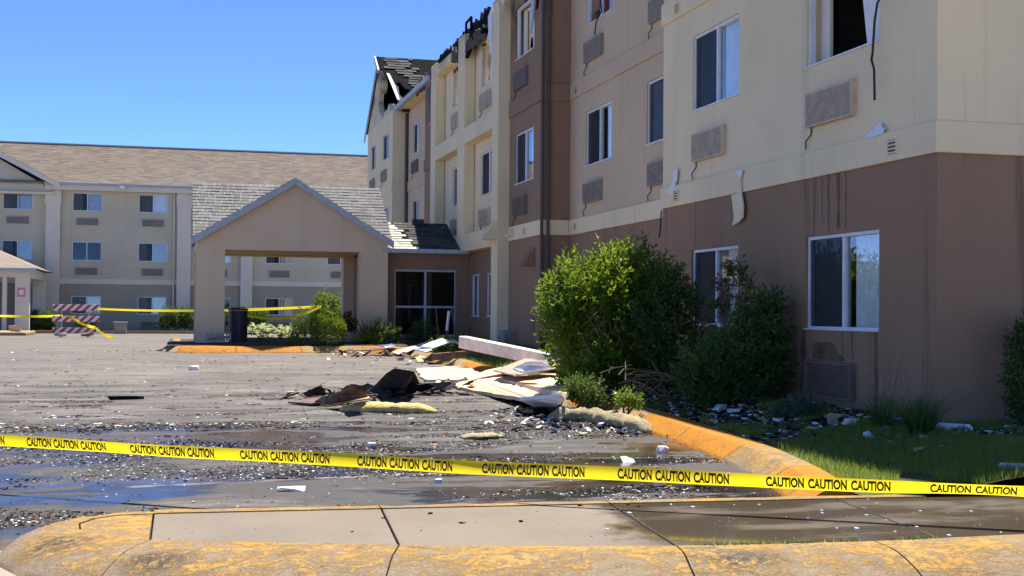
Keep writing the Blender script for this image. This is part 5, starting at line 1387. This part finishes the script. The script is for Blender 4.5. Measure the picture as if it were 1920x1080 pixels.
def pile(name, label, spots, n, size, mats, lift):
    mb = MB()
    for _ in range(n):
        px, py, rx_, ry_ = rnd.choice(spots); p = ong(px + rnd.gauss(0, rx_), py + rnd.gauss(0, ry_)); s_ = size * (.35 + 1.6 * rnd.random() ** 2.2)
        if p.y < 10 or p.y > 34: continue
        a = rnd.uniform(0, 6.283); e = rnd.uniform(-.5, .5); ax = Vector((math.cos(a) * math.cos(e), math.sin(a) * math.cos(e), math.sin(e))); sd = Vector((-math.sin(a), math.cos(a), rnd.uniform(-.4, .4))).normalized(); nn = ax.cross(sd)
        mb.cur = rnd.randrange(len(mats)); w_ = rnd.uniform(.12, .7)
        mb.obox(p + Vector((0, 0, abs(math.sin(e)) * s_ + rnd.random() ** 2 * lift)), ax * s_, sd * s_ * w_, nn * max(.004, s_ * rnd.uniform(.03, .12)))
    tag(mb.build(name, mats), label, 'debris', kind='stuff')
pile('wreckage_bits', 'torn shingles and splinters heaped round the black felt and brown boards', [(620, 748, 40, 5), (720, 734, 40, 6), (800, 730, 40, 6), (690, 742, 60, 6)], 300, .075, ['char', 'felt_black', 'board_brown', 'charbrown', 'shingle_burnt_shade', 'wood_raw'], .04)
pile('wreckage_bits', 'broken stucco, foam and laths heaped on the tan panels', [(930, 728, 50, 8), (1010, 745, 35, 9), (1000, 705, 40, 8), (890, 712, 40, 8)], 230, .06, ['eifs_tan', 'foamwhite', 'wood_raw', 'char', 'gray_trim', 'charbrown'], .03)
pile('wreckage_bits', 'small wreckage strewn along the far kerb bend', [(720, 660, 50, 4), (820, 676, 40, 6), (780, 668, 60, 6), (660, 664, 40, 4)], 200, .07, ['board_brown', 'foamwhite', 'wood_raw', 'char', 'charbrown'], .02)
pile('wreckage_bits', 'shredded insulation and grit beside the orange kerb end', [(1080, 790, 60, 8), (1150, 802, 50, 8), (1010, 775, 40, 6)], 420, .035, ['batt_gray', 'char', 'foamwhite', 'gray_trim', 'char'], .03)
rnd = random.Random(31); mb = MB()
for _ in range(95):
    x = rnd.choice([rnd.uniform(2.6, 5.5), rnd.uniform(-.1, 5.5)]); y = rnd.uniform(nearY(x) + .03, farY(x) - .02); s = .003 + .014 * rnd.random() ** 4; a = rnd.uniform(0, 3.14)
    mb.cur = 0 if x > 2.4 and rnd.random() < .75 else 1
    mb.obox((x, y, .15 + s * .25), (math.cos(a) * s, math.sin(a) * s, 0), (-math.sin(a) * s * .6, math.cos(a) * s * .6, 0), (0, 0, s * .25))
tag(mb.build('sidewalk_crumbs', ['foamwhite', 'char']), 'white crumbs and flakes lying on the wet sidewalk', 'debris', kind='stuff')

# ================================================================== SMALLER OBJECTS
# caution tape in the foreground
pA = CAM + ray(-60, 822.5) * 9.96; pB = CAM + ray(1990, 925.5) * 7.70
def tape_pt(u, v):          # u: 0..1 along, v: -.5..+.5 across (up)
    p = pA.lerp(pB, u)
    ax = (pB - pA).normalized(); n_ = Vector((ax.y, -ax.x, 0)).normalized(); upv = ax.cross(n_) * -1
    if upv.z < 0: upv = -upv
    tw = .22 * math.sin(u * 9.0) + .10 * math.sin(u * 41 + 1) + .12 + .5 * min(1, max(0, u - .8) / .2)
    bow = .010 * (1 - (2 * v) ** 2)
    return p + upv * (v * .093 * math.cos(tw)) + n_ * (v * .093 * math.sin(tw) + bow) + Vector((0, 0, -.02 * math.sin(math.pi * min(1, max(0, u))) + .004 * math.sin(u * 21)))
def tape_nrm(u, v):
    a = tape_pt(u + .002, v) - tape_pt(u, v); b_ = tape_pt(u, v + .02) - tape_pt(u, v)
    n_ = a.cross(b_).normalized()
    return n_ if n_.dot(CAM - tape_pt(u, v)) > 0 else -n_
mb = MB(); NU, NV = 240, 8
mb.add([tape_pt(-.5 + 1.9 * i / NU, j / NV - .5) for i in range(NU + 1) for j in range(NV + 1)], [(i * (NV + 1) + j, (i + 1) * (NV + 1) + j, (i + 1) * (NV + 1) + j + 1, i * (NV + 1) + j + 1) for i in range(NU) for j in range(NV)])
tape = tag(mb.build('caution_tape', 'tape', None, True), 'yellow caution tape with black lettering stretched across the foreground', 'caution tape')
fc = bpy.data.curves.new('t', 'FONT'); fc.body = 'CAUTION'; fc.size = 1; fc.offset = .045; fc.space_character = 1.0; fc.resolution_u = 6
to = bpy.data.objects.new('t', fc); col.objects.link(to); bpy.context.view_layer.update()
dg = bpy.context.evaluated_depsgraph_get(); tm = bpy.data.meshes.new_from_object(to.evaluated_get(dg), depsgraph=dg)
tv = [v.co.copy() for v in tm.vertices]; tf = [tuple(p.vertices) for p in tm.polygons]
bpy.data.objects.remove(to); bpy.data.curves.remove(fc); bpy.data.meshes.remove(tm)
tx0, tx1 = min(v.x for v in tv), max(v.x for v in tv); ty0, ty1 = min(v.y for v in tv), max(v.y for v in tv)
def u_of_px(px):
    lo, hi = 0.0, 1.0
    for _ in range(40):
        md = (lo + hi) / 2; d = tape_pt(md, 0) - CAM
        if 960 + FPX * d.dot(rt) / d.dot(fw) < px: lo = md
        else: hi = md
    return lo
groups_ = [(-146, 8), (50, 198), (244, 401), (450, 618), (670, 848), (904, 1096), (1158, 1367), (1436, 1670), (1744, 2000)]
for (ga, gb_) in groups_:
    for w_ in range(3):
        wl = (gb_ - ga)
        # equal words on the tape itself
        ua, ub = u_of_px(max(ga, -58)) if ga > -58 else None, u_of_px(min(gb_, 1988))
        if ua is None: ua = ub - (u_of_px(198) - u_of_px(50))
        if gb_ > 1988: ub = ua + (u_of_px(1670) - u_of_px(1436))
        du = (ub - ua); wd = du * .312; s0 = ua + w_ * (du - wd) / 2
        if s0 < 0 or s0 + wd > 1: continue
        vs = []
        for v in tv:
            u = s0 + wd * (v.x - tx0) / (tx1 - tx0); q = -.38 + .76 * (v.y - ty0) / (ty1 - ty0)
            vs.append(tape_pt(u, q) + tape_nrm(u, q) * .0016)
        mb = MB(); mb.add(vs, tf); mb.build('lettering', 'tape_ink', tape)
def ribbon(name, label, pts, wid, sag=0.0, parent=None, seg=24):
    P_ = [Vector(p) for p in pts]; path = []
    for a, b_ in zip(P_, P_[1:]):
        for i in range(seg):
            t = i / seg; path.append(a.lerp(b_, t) + Vector((0, 0, -sag * 4 * t * (1 - t))))
    path.append(P_[-1]); mb = MB(); vs = []
    for i, p in enumerate(path):
        tw = .5 * math.sin(i * .35); vs += [p + Vector((0, math.sin(tw) * wid / 2, -math.cos(tw) * wid / 2)), p + Vector((0, -math.sin(tw) * wid / 2, math.cos(tw) * wid / 2))]
    mb.add(vs, [(2 * i, 2 * i + 1, 2 * i + 3, 2 * i + 2) for i in range(len(path) - 1)])
    o = mb.build(name, 'tape', parent); 
    return tag(o, label, 'caution tape') if parent is None else o
YBR = 56.0
bl = ony(99, 577, YBR); br = ony(187, 577, YBR)
ribbon('caution_tape', 'yellow tape from the left canopy to the barricade', [ony(-30, 591, 60), ony(118, 592, YBR - .1)], .10, .04)
ribbon('caution_tape', 'yellow tape running from the barricade behind the canopy pillar', [ony(184, 579, YBR - .1), ony(597, 575, 37.3)], .085, .10)
ribbon('caution_tape', 'yellow tape sagging between the dark bin and the leafy shrub', [ony(448, 587, 33.2), ony(603, 574, 37.2)], .075, .24)
ribbon('caution_tape', 'loose yellow tape drooping from the barricade to the ground', [ony(128, 592, YBR - .12), ony(178, 614, YBR - .5), ong(215, 634, .04)], .12, .08)
# barricade
bar = empty('barricade', ((bl.x + br.x) / 2, YBR, gz(YBR)), 'red and white striped road barricade with three boards', 'barricade')
k = NT('stripes'); p = k.sep(); s = k.math('FRACT', k.math('MULTIPLY', k.math('ADD', p[0], k.math('MULTIPLY', p[2], -1.0)), 3.1))
k.base(k.mix(k.ramp(s, .49, .51), (.75, .75, .74), (.55, .06, .035)), .5, .4); m['stripes'] = k.m
for ya, yb in ((571, 582.5), (592.5, 603.5), (614.5, 625.5)):
    zt, zb = ony(143, ya, YBR).z, ony(143, yb, YBR).z
    mb = MB(); mb.box(bl.x, br.x, YBR - .03, YBR, zb, zt); bev(mb.build('board', 'stripes', bar), .006)
for px in (115, 166):
    x = ony(px, 600, YBR).x; zt = ony(px, 570, YBR).z
    mb = MB(); mb.box(x - .03, x + .03, YBR + .002, YBR + .06, gz(YBR) + .05, zt); mb.build('post', 'steel', bar)
    mb = MB(); mb.box(x - .035, x + .035, YBR - .7, YBR + .75, gz(YBR), gz(YBR) + .05); mb.build('foot', 'steel', bar)
    chunk('sandbag', 'sandbag', (x, YBR - .45, gz(YBR) + .05), (.5, .3, .16), 'ac_gray', px, 'x'); o = bpy.data.objects[-1] if False else None
for o in [q for q in col.objects if q.name.startswith('sandbag')]:
    o.parent = bar; o.location = o.location - worg[bar]
    del o['label'], o['category']
# dark bin under the canopy
c = ony(446, 640, 33.0); bz = soil_z(c.x, 33.0)
bn = empty('litter_bin', (c.x, 33.0, bz), 'dark cylindrical litter bin inside the canopy by the left pillar', 'bin')
mb = MB(); mb.tube([(c.x, 33, bz), (c.x, 33, bz + .04), (c.x, 33, bz + .8), (c.x, 33, bz + .82)], .235, 20); mb.build('body', 'bin_plastic', bn)
mb = MB(); mb.tube([(c.x, 33, bz + .822), (c.x, 33, bz + .87)], .255, 20); mb.tube([(c.x, 33, bz + .872), (c.x, 33, bz + .90)], .2, 20); mb.build('lid', 'bin_plastic', bn)
# bed timbers
def timber(pa, pb, label, h=.14):
    a, b_ = at_soil(*pa), at_soil(*pb); ax = b_ - a; sd = Vector((ax.y, -ax.x, 0)).normalized() * .06
    mb = MB(); mb.obox((a + b_) / 2 + Vector((0, 0, h / 2 - .02)), ax / 2, sd, (0, 0, h / 2)); bev(tag(mb.build('bed_timber', 'timber'), label, 'timber'), .008)
timber((458, 641), (600, 641), 'long timber edging the hosta bed under the canopy')
timber((812, 674), (926, 664), 'timber edging the bed before the lobby')
timber((880, 650), (950, 655), 'short timber at the rear of the lobby bed')
# broken slat panel by the left pillar
c = at_bed(410, 640, 31.75); r_ = empty('broken_slat_panel', c, 'broken grey slat panel leaning by the left canopy pillar', 'panel')
mb = MB(); mb.obox(c + Vector((0, 0, .12)), (.30, 0, .03), (0, .02, 0), (0, 0, .035)); mb.build('rail', 'bin_plastic', r_)
for i in range(8):
    mb = MB(); mb.obox(c + Vector((-.27 + .077 * i, -.03, .14 + .02 * math.sin(i * 2.1))), (.026, 0, 0), (0, .008, 0), (.01 * math.sin(i), 0, .09)); mb.build('slat', 'ac_gray', r_)
# garden stakes by the lobby
def stick(pa, pb, Y, r, mat, label, r2=None):
    a, b_ = ony(*pa, Y), ony(*pb, Y); a.z = min(a.z, soil_z(a.x, Y) - .02)
    mb = MB(); mb.tube([a, b_], r, 6, r2); return tag(mb.build('garden_stake', mat), label, 'stake')
stick((824, 632), (817, 577), 30.5, .012, 'timber', 'left thin dark stake leaning before the lobby window')
stick((855, 640), (847, 575), 30.2, .014, 'timber', 'right thin dark stake leaning before the lobby window')
r_ = empty('path_light', at_bed(838, 640, 30.0), 'white topped path light on a black stake by the lobby', 'light')
a, b_, c_ = ony(837, 645, 30.0), ony(838, 620, 30.0), ony(842, 583, 30.0); a.z = soil_z(a.x, 30) - .02
mb = MB(); mb.tube([a, b_], .018, 8); mb.build('stake', 'black_rubber', r_)
mb = MB(); mb.tube([b_, c_], .036, 10); mb.build('tube', 'barr_white', r_)
# rear strip of kerb and lawn before the rear motel
mb = MB(); mb.box(-30, 30, 70.6, 74.9, .0, .24); tag(mb.build('rear_verge', 'lawn_soil'), 'green verge along the rear motel', 'verge', kind='structure')
mb = MB(); mb.box(-30, 30, 70.3, 70.58, .0, .26); tag(mb.build('rear_kerb', 'kerb_far'), 'pale yellow kerb along the rear verge', 'kerb', kind='structure')
a = ony(-40, 632, 62); b_ = ony(56, 628, 62)
mb = MB(); mb.box(a.x, b_.x, 60.5, 64.5, .05, .36); bev(tag(mb.build('left_island', 'kerb_far'), 'tan kerbed island below the left canopy', 'island', kind='structure'), .08, 3)
chunk('boulder', 'pinkish boulder on the left island by the canopy', (ony(28, 625, 61).x, 61, .36), (.5, .4, .28), 'eifs_tan', 300, 'rock')
c = ony(226, 620, 69); mb = MB(); mb.box(c.x - .3, c.x + .3, 68.8, 69.2, gz(69), gz(69) + .55); mb.box(c.x - .36, c.x + .36, 68.74, 69.26, gz(69) + .552, gz(69) + .62)
bev(tag(mb.build('utility_pedestal', 'ac_gray'), 'small grey utility box before the rear motel', 'utility box'), .02)
